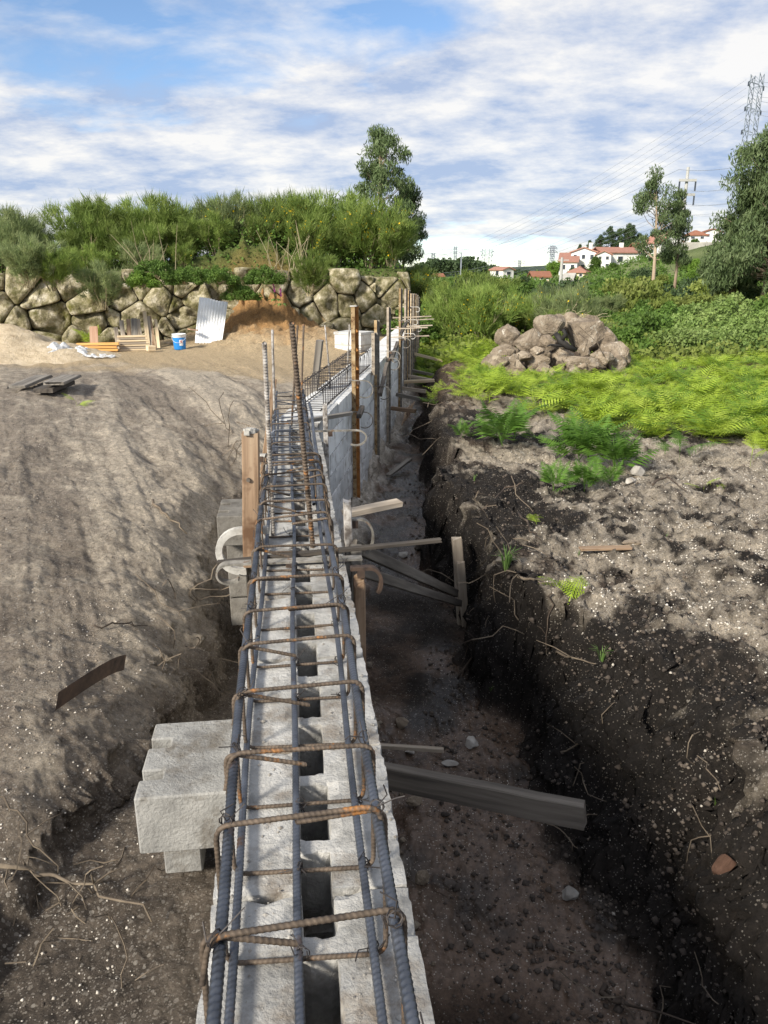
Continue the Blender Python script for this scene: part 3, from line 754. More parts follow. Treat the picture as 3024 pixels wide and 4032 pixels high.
def plank(name, label, cat, p0, p1, w, h, m, roll=0.0, group=None, parent=None, rag=.005, bow=0.0, up=None, taper=None):
    _pk[0] += 1; p0 = Vector(p0); p1 = Vector(p1)
    me = plank_mesh((p1 - p0).length, w, h, _pk[0], rag, bow, taper)
    M = frame(p1 - p0, up).to_4x4() @ Matrix.Rotation(roll, 4, 'X')
    o = link(name, me, MATS[m], parent); M.translation = p0 - (wloc(parent) if parent else Vector((0, 0, 0)))
    o.matrix_basis = M
    if label: tag(o, label, cat, group)
    return o
# tall fresh post at the left face of the near wall
pt = thing('wooden_post', 'tall knotty wooden post with mortar on its sawn top, left of near cage', 'post', NW(3.3, -.21, -.35))
b0 = NW(3.32, -.165, -.07); t0_ = at(541, 935, 3.32)
plank('shaft', None, None, b0, t0_, .06, .076, 'wood_fresh', parent=pt, up=m1)
mbx = MB(); ax = (t0_ - b0).normalized(); Fm = frame(ax, m1)
for k in range(9):
    mbx.box(t0_ + Fm @ Vector((random.uniform(.0, .012), random.uniform(-.034, .034), random.uniform(-.022, .022))), (.02, .03, .024), M=Fm @ Matrix.Rotation(random.uniform(-.5, .5), 3, 'X'))
mbx.build('mortar_cap', MATS['mortar'], pt)
kn = MB(); kn.tube([b0 + (t0_ - b0) * .67 + Vector((-.005, -.032, 0)), b0 + (t0_ - b0) * .67 + Vector((-.005, -.045, 0))], .009, 8); kn.build('knot', MATS['wood_dark'], pt)
# second row of posts and stakes
plank('wooden_stake', 'reddish wooden stake with a grey top on the left of the wall bend', 'stake', NW(6.3, -.26, -.6), at(593, 818, 6.3), .06, .04, 'wood_fresh', up=m1)
plank('wooden_stake', 'square dark wooden stake standing left of the far cage', 'stake', FW(8.2, -.34, -.9), at(691, 735, 8.25), .085, .07, 'wood_grey', up=m2)
plank('wooden_stake', 'splintered brown stake pinned against the near wall below the mortared board', 'stake', NW(2.95, .30, -1.1), NW(2.98, .295, -.02), .07, .045, 'wood_fresh', up=m1, rag=.03)
# mortared upright board and its clamp irons on the right face
pm = thing('mortared_board', 'upright board thick with pale mortar on the right edge of the near wall', 'board', NW(3.4, .30, -.7))
plank('board', None, None, NW(3.35, .285, -.75), NW(3.42, .28, .19), .075, .035, 'rebar_mortar', parent=pm, up=m1)
plank('edge_strip', None, None, NW(3.30, .315, -.75), NW(3.34, .312, -.0), .03, .05, 'wood_grey', parent=pm, up=m1)
pm2 = thing('mortared_board', 'smaller mortared upright on the wall edge where the curved clamp hooks over', 'board', NW(5.75, .30, -.7))
plank('board', None, None, NW(5.7, .29, -.75), NW(5.75, .285, .26), .07, .035, 'rebar_mortar', parent=pm2, up=m1)

# ------------------------------------------------------------------ bent-iron masonry clamps
def clamp(label, p, side, R=.085, span=.5, bw=.022, bt=.009, m='steel_clamp', axis=None, squash=1.0, drop=0.0, arc=3.7, yaw=0.0, lean=0.0):
    """flat bar lying across the wall with a C bend hanging at one end; side=+1 right, -1 left"""
    ax = Vector(axis or m1); ax = Matrix.Rotation(yaw, 3, 'Z') @ ax
    p = Vector(p); X = ax * side; path = [p - X * span + Vector((0, 0, drop)), p]
    c = p - Vector((0, 0, R * squash)); 
    for q in np.linspace(0, arc, 16)[1:]:
        path.append(c + X * (R * math.sin(q)) + Vector((0, 0, R * squash * math.cos(q))) + X.cross(Vector((0, 0, 1))) * lean * q)
    rb = thing('masonry_clamp', label, 'clamp', p - X * span * .5)
    mm = MB(); n = len(path); side_v = X.cross(Vector((0, 0, 1))).normalized(); V = []
    for i in range(n):
        t = (path[min(i + 1, n - 1)] - path[max(i - 1, 0)]).normalized(); nv = side_v.cross(t).normalized()
        for sx, sy in ((-1, -1), (1, -1), (1, 1), (-1, 1)): V.append(path[i] + side_v * sx * bw / 2 + nv * sy * bt / 2)
    F = []
    for i in range(n - 1):
        for k in range(4): F.append((i * 4 + k, i * 4 + (k + 1) % 4, (i + 1) * 4 + (k + 1) % 4, (i + 1) * 4 + k))
    F += [(3, 2, 1, 0), tuple(range((n - 1) * 4, n * 4))]
    mm.add(V, F); mm.build('bent_iron', MATS[m], rb)
    w_ = MB(); q = p - X * span * .45; w_.box(q + Vector((0, 0, -.02 + drop * .5)), (.03, .05, .035), math.atan2(ax.y, ax.x)); w_.build('wedge', MATS['rust_dark'], rb)
    return rb
clamp('big white mortar-crusted C clamp hooked left of the near wall', NW(3.36, -.215, .085), -1, .098, .13, .03, .03, 'mortar', arc=3.35)
clamp('dark flat C clamp below the white one, its long arm crossing the near wall', NW(3.12, -.25, .02), -1, .052, .57, .05, .008, 'steel_clamp', squash=.85, arc=4.0)
clamp('pale C clamp hooked left of the wall behind the wooden post', NW(5.0, -.22, .055), -1, .07, .1, .03, .02, 'mortar')
clamp('dark curved clamp hooked over the right edge before the wall bend', NW(5.55, .50, .10), 1, .075, .42, .018, .012, 'steel_clamp', squash=.75)
clamp('small rusty clamp hanging on the mortared upright near the trench board', NW(3.42, .34, .10), 1, .06, .06, .03, .01, 'steel_clamp', squash=1.5, arc=2.7)
clamp('heavy S-bent iron holding the raking timbers to the wall edge', NW(3.0, .34, .02), 1, .05, .08, .035, .014, 'rust_dark', squash=1.3, arc=2.4)

# ------------------------------------------------------------------ steel posts along the far wall
def steel_post(u, top, label, wide=1.0, tone='rust_yellow', web='wood_grey', tabs=False, zb=-1.42, lean=0.0):
    base = FW(u, .205 + .03 * wide, zb); H = top - zb
    r = thing('steel_post', label, 'steel post', base, -A2, 'steel posts clamped to the far wall')
    w = .052 * wide; dpt = .075 * wide; th = .006
    def pl(nm, c, sz, mt):
        mm = MB(); n = 8
        mm.box((c[0] + lean * .0, c[1], H / 2), (sz[0], sz[1], H)); o = mm.build(nm, MATS[mt], r, world=False); return o
    f1 = pl('flange', (0, -dpt / 2, 0), (w, th, 0), tone)
    pl('web', (w / 2 - th / 2 - .001, .0035, 0), (th, dpt, 0), web)
    pl('flange', (w * .82, dpt / 2 + .004, 0), (w * .9, th, 0), web)
    hm = MB()
    for k in range(6): hm.tube([(-.004, -dpt / 2 - .0045, H * (.2 + .13 * k)), (-.004, -dpt / 2 - .002, H * (.2 + .13 * k))], .006, 6)
    hm.build('bolt_hole', MATS['wire'], f1, world=False)
    if tabs:
        for k in range(10):
            mm = MB(); z = H * (.12 + .085 * k)
            mm.add([(w / 2 + .001, -.02, z), (w / 2 + .034, -.02, z + .012), (w / 2 + .001, -.02, z + .05), (w / 2 + .001, -.014, z), (w / 2 + .034, -.014, z + .012), (w / 2 + .001, -.014, z + .05)], [(0, 1, 2), (5, 4, 3), (0, 3, 4, 1), (1, 4, 5, 2), (2, 5, 3, 0)])
            mm.build('tab', MATS[web], r, world=False)
        mm = MB(); mm.box((0.004, 0, H + .006), (w + .03, dpt + .02, .01)); mm.build('top_plate', MATS['mortar'], r, world=False)
    return r
steel_post(8.15, .87, 'tallest orange rusted steel post with toothed inner face, nearest of the row', .78, 'rust_yellow', 'rust_orange', True)
steel_post(10.2, .62, 'second steel post of the row, yellowish with dark bolt holes', .7)
steel_post(11.8, .72, 'third steel post of the row, whitish with a dark clamp beam', .65, 'wood_weathered', 'wood_grey')
steel_post(13.9, .95, 'fourth steel post of the row, tall yellow brown one', .68)
steel_post(9.9, .48, 'thin weathered upright left behind the second steel post', .8, 'wood_weathered', 'wood_grey', zb=-.05)
fardl = ['fifth', 'sixth', 'seventh', 'eighth', 'ninth', 'tenth', 'eleventh']
for i, (u, tp) in enumerate(((15.1, .92), (15.8, .88), (16.5, .80), (17.2, .78), (17.8, .76), (18.4, .72), (19.0, .66))):
    steel_post(u, tp, '%s upright along the far wall counted from the tall orange post' % fardl[i], .68, ('wood_weathered', 'rust_yellow', 'wood_pale')[i % 3], 'wood_grey', zb=-1.2)
cl_ord = ['lower clamp on the tall orange post, with two dark wedges', 'upper clamp on the tall orange post, pale and wide', 'clamp on the second steel post below its dark beam', 'pale clamp between the second and third steel posts', 'clamp on the third steel post near the wall top', 'lower pale clamp on the fourth steel post', 'upper bracket clamp on the fourth steel post']
for i, (u, z, R) in enumerate(((8.0, -.20, .085), (8.0, .13, .09), (9.95, -.20, .085), (11.3, .02, .085), (11.5, .10, .08), (13.6, .12, .08), (13.6, .42, .08))):
    clamp(cl_ord[i], FW(u, .36, z), 1, R, .14, .02, .010, 'steel_clamp', axis=m2)
for i, u in enumerate((15.0, 15.7, 16.3, 17.0)):
    clamp('pale clamp on the %s upright along the far wall' % fardl[i], FW(u, .38, .10 + .22 * (i % 3)), 1, .05, .3, .02, .012, 'mortar', axis=m2)
for (p0, p1, lb) in ((FW(9.75, .33, -.28), FW(10.9, .30, -.02), 'dark beam clamped along the second steel post'), (FW(11.3, .33, .0), FW(12.5, .31, .14), 'dark beam clamped along the third steel post'), (FW(12.9, .33, .25), FW(14.2, .31, .34), 'dark beam clamped along the fourth steel post'), (FW(7.75, .33, -.2), FW(8.05, .33, -.16), 'short dark block wedged in front of the tall orange post')):
    plank('clamp_beam', lb, 'beam', p0, p1, .05, .05, 'wood_dark')
plank('cross_board', 'dark narrow board laid over the wall edge by the bend', 'board', NW(6.05, .10, .08), at(757, 893, 6.75), .05, .03, 'wood_grey')
for i in range(5):
    u = 13.2 + .62 * i; z = (.30, .12, .42, .22)[i % 4]
    plank('tie_rod', '%s thin pale tie rod across the far uprights' % ['first', 'second', 'third', 'fourth', 'last'][i], 'rod', FW(u, .05, z), FW(u + .05, .75, z + .03), .02, .02, 'wood_weathered', group='tie rods on the far wall')

# ------------------------------------------------------------------ props and timber in the trench
e0 = gp(1250, 1800)
plank('raking_prop', 'thick grey timber prop nearest the camera, wedged between wall and trench bank', 'prop', atz(828, 1674, -1.03), atz(1262, 1762, -.93), .055, .115, 'wood_dirty')
plank('raking_prop', 'upper of two grey raking timbers running from the wall to the split stake', 'prop', NW(3.36, .30, -.01), at(985, 1282, 5.35), .035, .06, 'wood_dirty')
plank('raking_prop', 'lower of two raking timbers ending at the foot of the split stake', 'prop', NW(3.2, .31, -.07), at(992, 1303, 5.25), .04, .05, 'wood_dirty')
plank('cross_bar', 'dark straight bar spanning the trench from wall edge to right bank', 'bar', NW(3.16, -.30, .010), atz(951, 1167, .012), .03, .016, 'wood_dark')
plank('cross_board', 'brown board end jutting over the trench below the orange post', 'board', atz(745, 1110, .03), atz(863, 1086, .05), .07, .03, 'wood_weathered')
st = thing('split_stake', 'split upright wooden stake at the right bank where the raking timbers end', 'stake', gp(993, 1308))
q = at(998, 1308, 5.5)
plank('shaft', None, None, q + Vector((.02, 0, -.3)), at(987, 1165, 5.5), .05, .075, 'wood_weathered', parent=st, up=m1, rag=.02)
plank('splint', None, None, q + Vector((.045, -.03, -.3)), at(994, 1212, 5.45), .045, .06, 'wood_weathered', parent=st, up=m1, rag=.03)
def on_ground(px, py, dz=0.0): return gp(px, py) + Vector((0, 0, dz))
plank('loose_board', 'grey loose board lying on the dark trench floor past the orange post', 'board', on_ground(838, 1036, .05), on_ground(884, 1008, .10), .07, .03, 'wood_grey')
plank('loose_stick', 'thin pale batten poking from under the wall onto the trench floor', 'stick', atz(818, 1611, -1.3), atz(958, 1620, -1.28), .028, .022, 'wood_weathered')
plank('loose_board', 'flat tan offcut lying on the gravel of the right bank', 'board', on_ground(1252, 1192, .02), on_ground(1362, 1190, .02), .06, .015, 'wood_fresh')
fs = [((895, 764), (975, 785), 'wood_pale', 'topmost pale prop by the far uprights, sloping to the fern bank'), ((893, 800), (945, 812), 'wood_grey', 'grey prop under the topmost pale one at the far wall'), ((890, 812), (935, 822), 'wood_weathered', 'weathered prop in the bundle at the far wall'), ((886, 825), (938, 822), 'wood_pale', 'level pale prop of the bundle at the far wall'), ((884, 838), (920, 846), 'wood_weathered', 'short weathered prop below the level pale one'), ((880, 852), (908, 862), 'wood_grey', 'short grey prop low at the far wall'), ((872, 882), (898, 888), 'wood_fresh', 'lowest brown prop at the far end of the trench')]
for i, (a, b, m, lb) in enumerate(fs):
    u = 17.6 - i * .9
    pa_ = FW(u, .24, 0); za = at(a[0], a[1], pa_.y).z; pe = at(b[0], b[1], pa_.y - .15)
    plank('raking_prop', lb, 'prop', (pa_.x, pa_.y, za), pe, .05, .06, m)
for i in range(4):
    plank('leaning_lath', ['thin lath leaning in the dark far trench, nearest of four', 'second lath leaning in the far trench', 'third lath leaning in the far trench', 'farthest lath leaning in the far trench'][i], 'lath', at(868 + 4 * i, 918 - 5 * i, 12.2 + .2 * i), at(880 + 5 * i, 880 - 4 * i, 12.7 + .2 * i), .02, .015, 'wood_fresh')

# ------------------------------------------------------------------ stones: faceted lumps
def stone_mesh(seed, size, sub=3, cuts=6, rough=.075):
    rnd = random.Random(seed); bm = bmesh.new(); bmesh.ops.create_icosphere(bm, subdivisions=sub, radius=1.0)
    pl = []
    for k in range(cuts):
        d = Vector((rnd.uniform(-1, 1), rnd.uniform(-1, 1), rnd.uniform(-.8, 1))).normalized(); pl.append((d, rnd.uniform(.6, .9)))
    co = np.array([v.co[:] for v in bm.verts])
    for d, o in pl:
        k = co @ np.array(d); over = np.maximum(k - o, 0); co -= over[:, None] * np.array(d)[None] * 1.0
    nz = fbm(co[:, 0] * 2.2 + seed * 3.1, co[:, 1] * 2.2 + co[:, 2] * 1.7, seed, 4)
    nz2 = fbm(co[:, 2] * 3.0 + seed, co[:, 0] * 2.0 - co[:, 1] * 2.4, seed + 5, 4)
    nz3 = fbm(co[:, 0] * 7 + co[:, 2] * 3 + seed, co[:, 1] * 7 - co[:, 2] * 4, seed + 9, 3)
    co *= (1 + rough * (2.2 * (nz + nz2) + 1.4 * nz3 - 1.6 * np.abs(nz3) - 2.0 * np.abs(nz)))[:, None]
    for v, c in zip(bm.verts, co): v.co = Vector((c[0] * size[0] / 2, c[1] * size[1] / 2, c[2] * size[2] / 2))
    me = bpy.data.meshes.new('stone'); bm.to_mesh(me); bm.free()
    for p in me.polygons: p.use_smooth = True
    return me
def rock_mesh(seed, size, npt=22):
    """angular broken rock: hull of random points, edges knocked off, rough faces"""
    rnd = random.Random(seed); bm = bmesh.new()
    for k in range(npt):
        d = Vector((rnd.gauss(0, 1), rnd.gauss(0, 1), rnd.gauss(0, 1))).normalized() * rnd.uniform(.82, 1.08); bm.verts.new(d)
    res = bmesh.ops.convex_hull(bm, input=bm.verts)
    bmesh.ops.delete(bm, geom=[v for v in bm.verts if not v.link_faces], context='VERTS')
    bmesh.ops.dissolve_limit(bm, angle_limit=.35, verts=bm.verts, edges=bm.edges)
    bmesh.ops.bevel(bm, geom=list(bm.edges), offset=.05, segments=2, affect='EDGES', clamp_overlap=True)
    bmesh.ops.triangulate(bm, faces=bm.faces)
    for it in range(2):
        bmesh.ops.subdivide_edges(bm, edges=[e for e in bm.edges if e.calc_length() > .22], cuts=1); bmesh.ops.triangulate(bm, faces=bm.faces)
    co = np.array([v.co[:] for v in bm.verts]); nz = fbm(co[:, 0] * 3 + co[:, 2] * 2 + seed, co[:, 1] * 3 - co[:, 2] * 2.3, seed, 4)
    co *= (1 + .22 * nz)[:, None]
    for v, c in zip(bm.verts, co): v.co = Vector((c[0] * size[0] / 2, c[1] * size[1] / 2, c[2] * size[2] / 2))
    me = bpy.data.meshes.new('stone'); bm.to_mesh(me); bm.free(); return me
def stone(name, label, cat, p, size, seed, m='stone', rz=0, sub=3, group=None, rx=0, cuts=6):
    me = rock_mesh(seed, size, 16 + cuts); o = link(name, me, MATS[m], None, p); o.rotation_euler = (rx, 0, rz)
    return tag(o, label, cat, group)
stone('stone', 'fist-sized pale grey stone alone on the brown trench floor', 'stone', on_ground(1230, 1945, .02), (.085, .075, .06), 3)
stone('stone', 'light stone on the trench floor beyond the thin batten', 'stone', on_ground(1017, 1612, .02), (.10, .08, .07), 4)
stone('stone', 'small white stone beside the end of the thin batten by the wall', 'stone', on_ground(885, 1632, .015), (.06, .05, .05), 5)
stone('stone', 'ochre stone lying against the wall foot above the thin batten', 'stone', on_ground(868, 1572, .03), (.09, .09, .08), 6, 'boulder_pale')
stone('stone', 'tall pale stone at the wall foot just past the thick prop', 'stone', on_ground(912, 1910, .03), (.07, .06, .10), 7, 'boulder_pale')
stone('stone', 'buff stone under the near end of the thick prop', 'stone', on_ground(893, 1745, .03), (.10, .08, .06), 8, 'boulder_pale')
stone('stone', 'flat whitish stone right of the wall foot between batten and thick prop', 'stone', on_ground(970, 1655, .01), (.11, .06, .03), 9)
stone('stone', 'white stone beside the green fern clump on the bank', 'stone', on_ground(1378, 1025, .03), (.16, .12, .12), 10)
stone('stone', 'second white stone left of the fern clump edge', 'stone', on_ground(1362, 1045, .02), (.10, .10, .08), 11)
stone('stone', 'round buff stone on the gravel bank past the tan offcut', 'stone', on_ground(1360, 1172, .0), (.18, .14, .06), 12, 'boulder_pale')
stone('stone', 'small tan stone right on the gravel bank', 'stone', on_ground(1530, 1140, .01), (.08, .07, .06), 13, 'boulder_pale')
stone('stone', 'grey stone on the trench floor near the cross bar', 'stone', on_ground(872, 1203, .02), (.12, .10, .08), 14)
stone('stone', 'round brown stone lying at the right bank foot near the cross bar', 'stone', on_ground(905, 1190, .03), (.12, .10, .09), 15, 'clod')
o = stone('bark_chunk', 'reddish brown chunk of bark stuck in the dark right bank', 'bark', on_ground(1562, 1890, .02), (.11, .07, .13), 16, 'bark_chip', cuts=9)
# gravel and clods too small and many to count
def scatter(name, n, region, size, m, label, cat, seed, keep=None):
    rng = np.random.default_rng(seed)
    pts = np.array([region(rng) for _ in range(n)]); z, _, pb_, _ = field(pts[:, 0], pts[:, 1])
    if m == 'clod':
        ok = pb_ < .45; pts = pts[ok]; z = z[ok]; n = len(pts)
    if m == 'gravel_pale':
        ok = rng.random(n) < .02 + 1.1 * pb_ * (fbm(pts[:, 0] * 2.3, pts[:, 1] * 2.3, 7, 3) > -.08); pts = pts[ok]; z = z[ok]; n = len(pts)
    s = size[0] + (size[1] - size[0]) * rng.random(n) ** 2.6
    O = np.array([(1, 0, 0), (-1, 0, 0), (0, 1, 0), (0, -1, 0), (0, 0, 1), (0, 0, -1)], float)
    T = np.array([(0, 2, 4), (2, 1, 4), (1, 3, 4), (3, 0, 4), (2, 0, 5), (1, 2, 5), (3, 1, 5), (0, 3, 5)])
    V = O[None] * (1 + .35 * (rng.random((n, 6, 1)) - .5)) * s[:, None, None] * np.array([1, 1, .75])
    a = rng.random(n) * 6.28; c_, s_ = np.cos(a), np.sin(a)
    tilt = rng.normal(0, .5, n)
    y_ = V[..., 1] * np.cos(tilt)[:, None] - V[..., 2] * np.sin(tilt)[:, None]; z_ = V[..., 1] * np.sin(tilt)[:, None] + V[..., 2] * np.cos(tilt)[:, None]
    V = np.stack([V[..., 0] * c_[:, None] - y_ * s_[:, None], V[..., 0] * s_[:, None] + y_ * c_[:, None], z_], -1)
    V = V + np.stack([pts[:, 0], pts[:, 1], z + s * .15], -1)[:, None, :]
    F = (T[None] + (np.arange(n) * 6)[:, None, None]).reshape(-1, 3)
    o = link(name, np_mesh(name, V.reshape(-1, 3), F), MATS[m]); tag(o, label, cat, kind='stuff')
def reg_right(rng):
    y = 1.2 + 9 * rng.random() ** 1.7; return (.25 + (.5 + .55 * y) * rng.random(), y)
def reg_left(rng):
    y = 1.0 + 9 * rng.random() ** 1.7; return (-.5 - .11 * y - (.4 + .42 * y) * rng.random(), y)
def reg_bank(rng):
    y = 2.6 + 6.5 * rng.random() ** 1.3; return (.9 + (.2 + .5 * y) * rng.random(), y)
scatter('gravel', 4500, reg_right, (.0015, .0055), 'gravel_pale', 'pale gravel grains strewn over the trench and right bank', 'gravel', 1)
scatter('gravel', 26000, reg_bank, (.0025, .011), 'gravel_pale', 'pale gravel thick on top of the right bank', 'gravel', 2)
scatter('gravel', 7000, reg_left, (.002, .007), 'gravel_pale', 'fine pale gravel on the left slope', 'gravel', 3)
scatter('soil_clods', 4500, reg_right, (.003, .016), 'clod', 'dark soil clods on the trench sides', 'soil', 4)
scatter('soil_clods', 1500, reg_left, (.003, .010), 'clod', 'dark soil crumbs on the left slope', 'soil', 5)
scatter('soil_crumbs', 8000, reg_right, (.003, .022), 'clod', 'brown crumbs and small lumps broken from the trench sides', 'soil', 14)
scatter('soil_crumbs', 7000, reg_bank, (.003, .014), 'crumb', 'brown crumbs mixed with the gravel on the right bank', 'soil', 15)
def reg_slope(rng):
    y = 1.6 + 11 * rng.random() ** 1.3; return (-.9 - .12 * y - (.6 + .5 * y) * rng.random(), y)
scatter('soil_crumbs', 6000, reg_slope, (.002, .008), 'dry_crumb', 'dry earth crumbs and pebbles lying on the left slope', 'soil', 16)
def reg_foot(rng):
    t = .8 + 5.6 * rng.random(); p = NW(t, .25 + abs(rng.normal(0, .10)) + .02); return (p.x, p.y)
scatter('rubble', 900, reg_foot, (.008, .04), 'boulder_pale', 'buff rubble and mortar crumbs along the wall foot', 'rubble', 6)

# crumbs of mortar and dirt lying on the near wall
def crumbs():
    rng = np.random.default_rng(17); n = 1500; V = []; F = []
    O = np.array([(1, 0, 0), (-1, 0, 0), (0, 1, 0), (0, -1, 0), (0, 0, .6), (0, 0, -.6)], float); T = [(0, 2, 4), (2, 1, 4), (1, 3, 4), (3, 0, 4), (2, 0, 5), (1, 2, 5), (3, 1, 5), (0, 3, 5)]
    for k in range(n):
        t = rng.uniform(.6, 6.4); a = rng.choice([rng.uniform(-.14, .02), rng.uniform(.105, .24)])
        if fbm(np.array([t * 5]), np.array([a * 14]), 4, 3)[0] < -.02: continue
        p = NW(t, a, .001); s = .0015 + .006 * rng.random() ** 3; b = len(V)
        V += [tuple(np.array(p) + q * s * rng.uniform(.6, 1.3)) for q in O]; F += [tuple(i + b for i in f) for f in T]
    m = MB(); m.add(V, F); o = m.build('mortar_crumbs', MATS['stone'], None); tag(o, 'mortar crumbs and grit strewn on the near wall top', 'grit', kind='stuff')
crumbs()

# ------------------------------------------------------------------ boulder retaining wall
def clip_poly(P, a, b, c):      # keep a*x+b*y <= c
    out_ = []
    for i in range(len(P)):
        p, q = P[i], P[(i + 1) % len(P)]; dp = a * p[0] + b * p[1] - c; dq = a * q[0] + b * q[1] - c
        if dp <= 0: out_.append(p)
        if dp * dq < 0:
            k = dp / (dp - dq); out_.append((p[0] + (q[0] - p[0]) * k, p[1] + (q[1] - p[1]) * k))
    return out_
SW = thing('boulder_wall', 'rough retaining wall of mossy granite boulders below the broom thicket', 'stone wall', (W0 + W1) / 2 + Vector((0, 0, -.7)))
def boulder_wall():
    rnd = random.Random(5); seeds = []
    H0, H1 = -.75, 1.15; u = 0; row_h = [.0, .50, 1.0, 1.45]
    for k, h in enumerate(row_h):
        u = rnd.uniform(0, .5)
        while u < WLEN + .2:
            wd = rnd.uniform(.6, 1.45)
            seeds.append((u + wd / 2, H0 + h + .24 + rnd.uniform(-.16, .16), rnd.uniform(0, .12))); u += wd
    big = [(WLEN * .585, -.03, .30), (WLEN * .90, .35, .1), (WLEN * .775, -.05, .16), (WLEN * .46, .02, .18), (WLEN * .36, .0, .16)]   # weights for the outstanding ones
    for b in big: seeds = [s for s in seeds if math.hypot(s[0] - b[0], (s[1] - b[1]) * 1.3) > .50]
    seeds += big
    for k in range(34):
        x_, y_ = rnd.uniform(.5, WLEN - .3), rnd.uniform(H0 + .1, H1 - .1)
        if all(math.hypot(x_ - b[0], (y_ - b[1]) * 1.3) > .55 for b in big): seeds.append((x_, y_, -.22))
    top = lambda x: H1 + .12 * math.sin(x * .9) + .10 * math.sin(x * 2.3 + 1)
    for i, (x, y, wgt) in enumerate(seeds):
        P = [(x - 1.2, H0 - .2), (x + 1.2, H0 - .2), (x + 1.2, top(x) + .12), (x - 1.2, top(x) + .12)]
        P = clip_poly(P, 1, 0, WLEN + .05)
        for j, (x2, y2, w2) in enumerate(seeds):
            if j == i or abs(x2 - x) > 2.4: continue
            a, b = x2 - x, y2 - y; c = (x2 * x2 + y2 * y2 - x * x - y * y + wgt * .35 - w2 * .35) / 2
            P = clip_poly(P, a, b, c)
            if len(P) < 3: break
        if len(P) < 3: continue
        cx = sum(p[0] for p in P) / len(P); cy = sum(p[1] for p in P) / len(P)
        gap = rnd.uniform(-.012, .014); Q = []
        for p in P:
            d = math.hypot(p[0] - cx, p[1] - cy) + 1e-6; k = max(.3, 1 - gap / d * 1.3); Q.append((cx + (p[0] - cx) * k, cy + (p[1] - cy) * k))
        for it in range(2):
            R_ = []
            for k in range(len(Q)):
                p, q = Q[k], Q[(k + 1) % len(Q)]; c1 = .11 if it == 0 else .22
                R_ += [(p[0] * (1 - c1) + q[0] * c1, p[1] * (1 - c1) + q[1] * c1), (p[0] * c1 + q[0] * (1 - c1), p[1] * c1 + q[1] * (1 - c1))]
            Q = R_
        if len(Q) > 24: Q = Q[::2]
        n = len(Q); bulge = rnd.uniform(.12, .26); set_ = rnd.uniform(-.15, .12); tx, ty = rnd.uniform(-.25, .25), rnd.uniform(-.15, .3)
        rings = [(1.0, -.35), (1.0, .03), (.975, bulge * .55), (.92, bulge * .86), (.74, bulge * .96), (.5, bulge * 1.0), (.25, bulge * 1.02)]
        V = []
        for (k, dpt) in rings:
            for (qx, qy) in Q:
                X = cx + (qx - cx) * k; Y = cy + (qy - cy) * k
                nz = (vn(np.array([X * 3.3 + i * 7]), np.array([Y * 3.3]), 8)[0] - .5) * .20 + (vn(np.array([X * 8 + i]), np.array([Y * 8]), 18)[0] - .5) * .12
                dd = dpt + (set_ + nz * (k < .99) + (tx * (X - cx) + ty * (Y - cy)) * (dpt > 0)) + .04
                p = W0 + WD * X + WN * (dd - (Y - H0) * .16); V.append((p.x, p.y, Y))
        p = W0 + WD * cx + WN * (bulge * 1.03 + set_ + .04 - (cy - H0) * .16); V.append((p.x, p.y, cy))
        F = []
        for r_ in range(len(rings) - 1):
            for k in range(n): F.append((r_ * n + k, r_ * n + (k + 1) % n, (r_ + 1) * n + (k + 1) % n, (r_ + 1) * n + k))
        F += [((len(rings) - 1) * n + k, (len(rings) - 1) * n + (k + 1) % n, len(V) - 1) for k in range(n)]
        mm = MB(); mm.add(V, F); mm.build('boulder', MATS['boulder_moss'], SW, smooth=True)
boulder_wall()
mm = MB()
mid = (W0 + W1) / 2 - WN * .55; mm.box((mid.x, mid.y, .05), (WLEN - .3, .5, 1.7), math.atan2(WD.y, WD.x)); mm.build('earth_core', MATS['clod'], SW)

# ------------------------------------------------------------------ terrace: gravel heap, plastic, timber, bucket, sheet, concrete box
def heap():
    c = at(20, 762, 17.6); c.z = gz(c.x, c.y)
    n, m = 46, 26; V = []; F = []
    for j in range(m):
        q = j / (m - 1)
        for i in range(n):
            a = 6.2832 * i / n; rx, ry = 3.4, 2.2
            x = math.cos(a) * rx * q; y = math.sin(a) * ry * q
            k = max(0, 1 - q); h = 1.0 * (k ** 1.05) * (1 - .12 * math.exp(-(k - 1) ** 2 * 40))
            nz = fbm(np.array([x * 1.6 + 3]), np.array([y * 1.6]), 31, 4)[0]
            nf = fbm(np.array([x * 9]), np.array([y * 9]), 33, 2)[0]
            gx, gy = c.x + x * (1 + .2 * nz) - .9, c.y + y
            V.append((gx, gy, gz(gx, gy) - .04 + h * (1 + .35 * nz) + .05 * nf * min(1, h * 5)))
    for j in range(m - 1):
        for i in range(n): F.append((j * n + i, (j + 1) * n + i, (j + 1) * n + (i + 1) % n, j * n + (i + 1) % n))
    mb_ = MB(); mb_.add(V, F); o = mb_.build('sand_heap', MATS['sand'], smooth=True); tag(o, 'sunlit heap of pale coarse sand at the left edge of the terrace', 'sand heap')
heap()
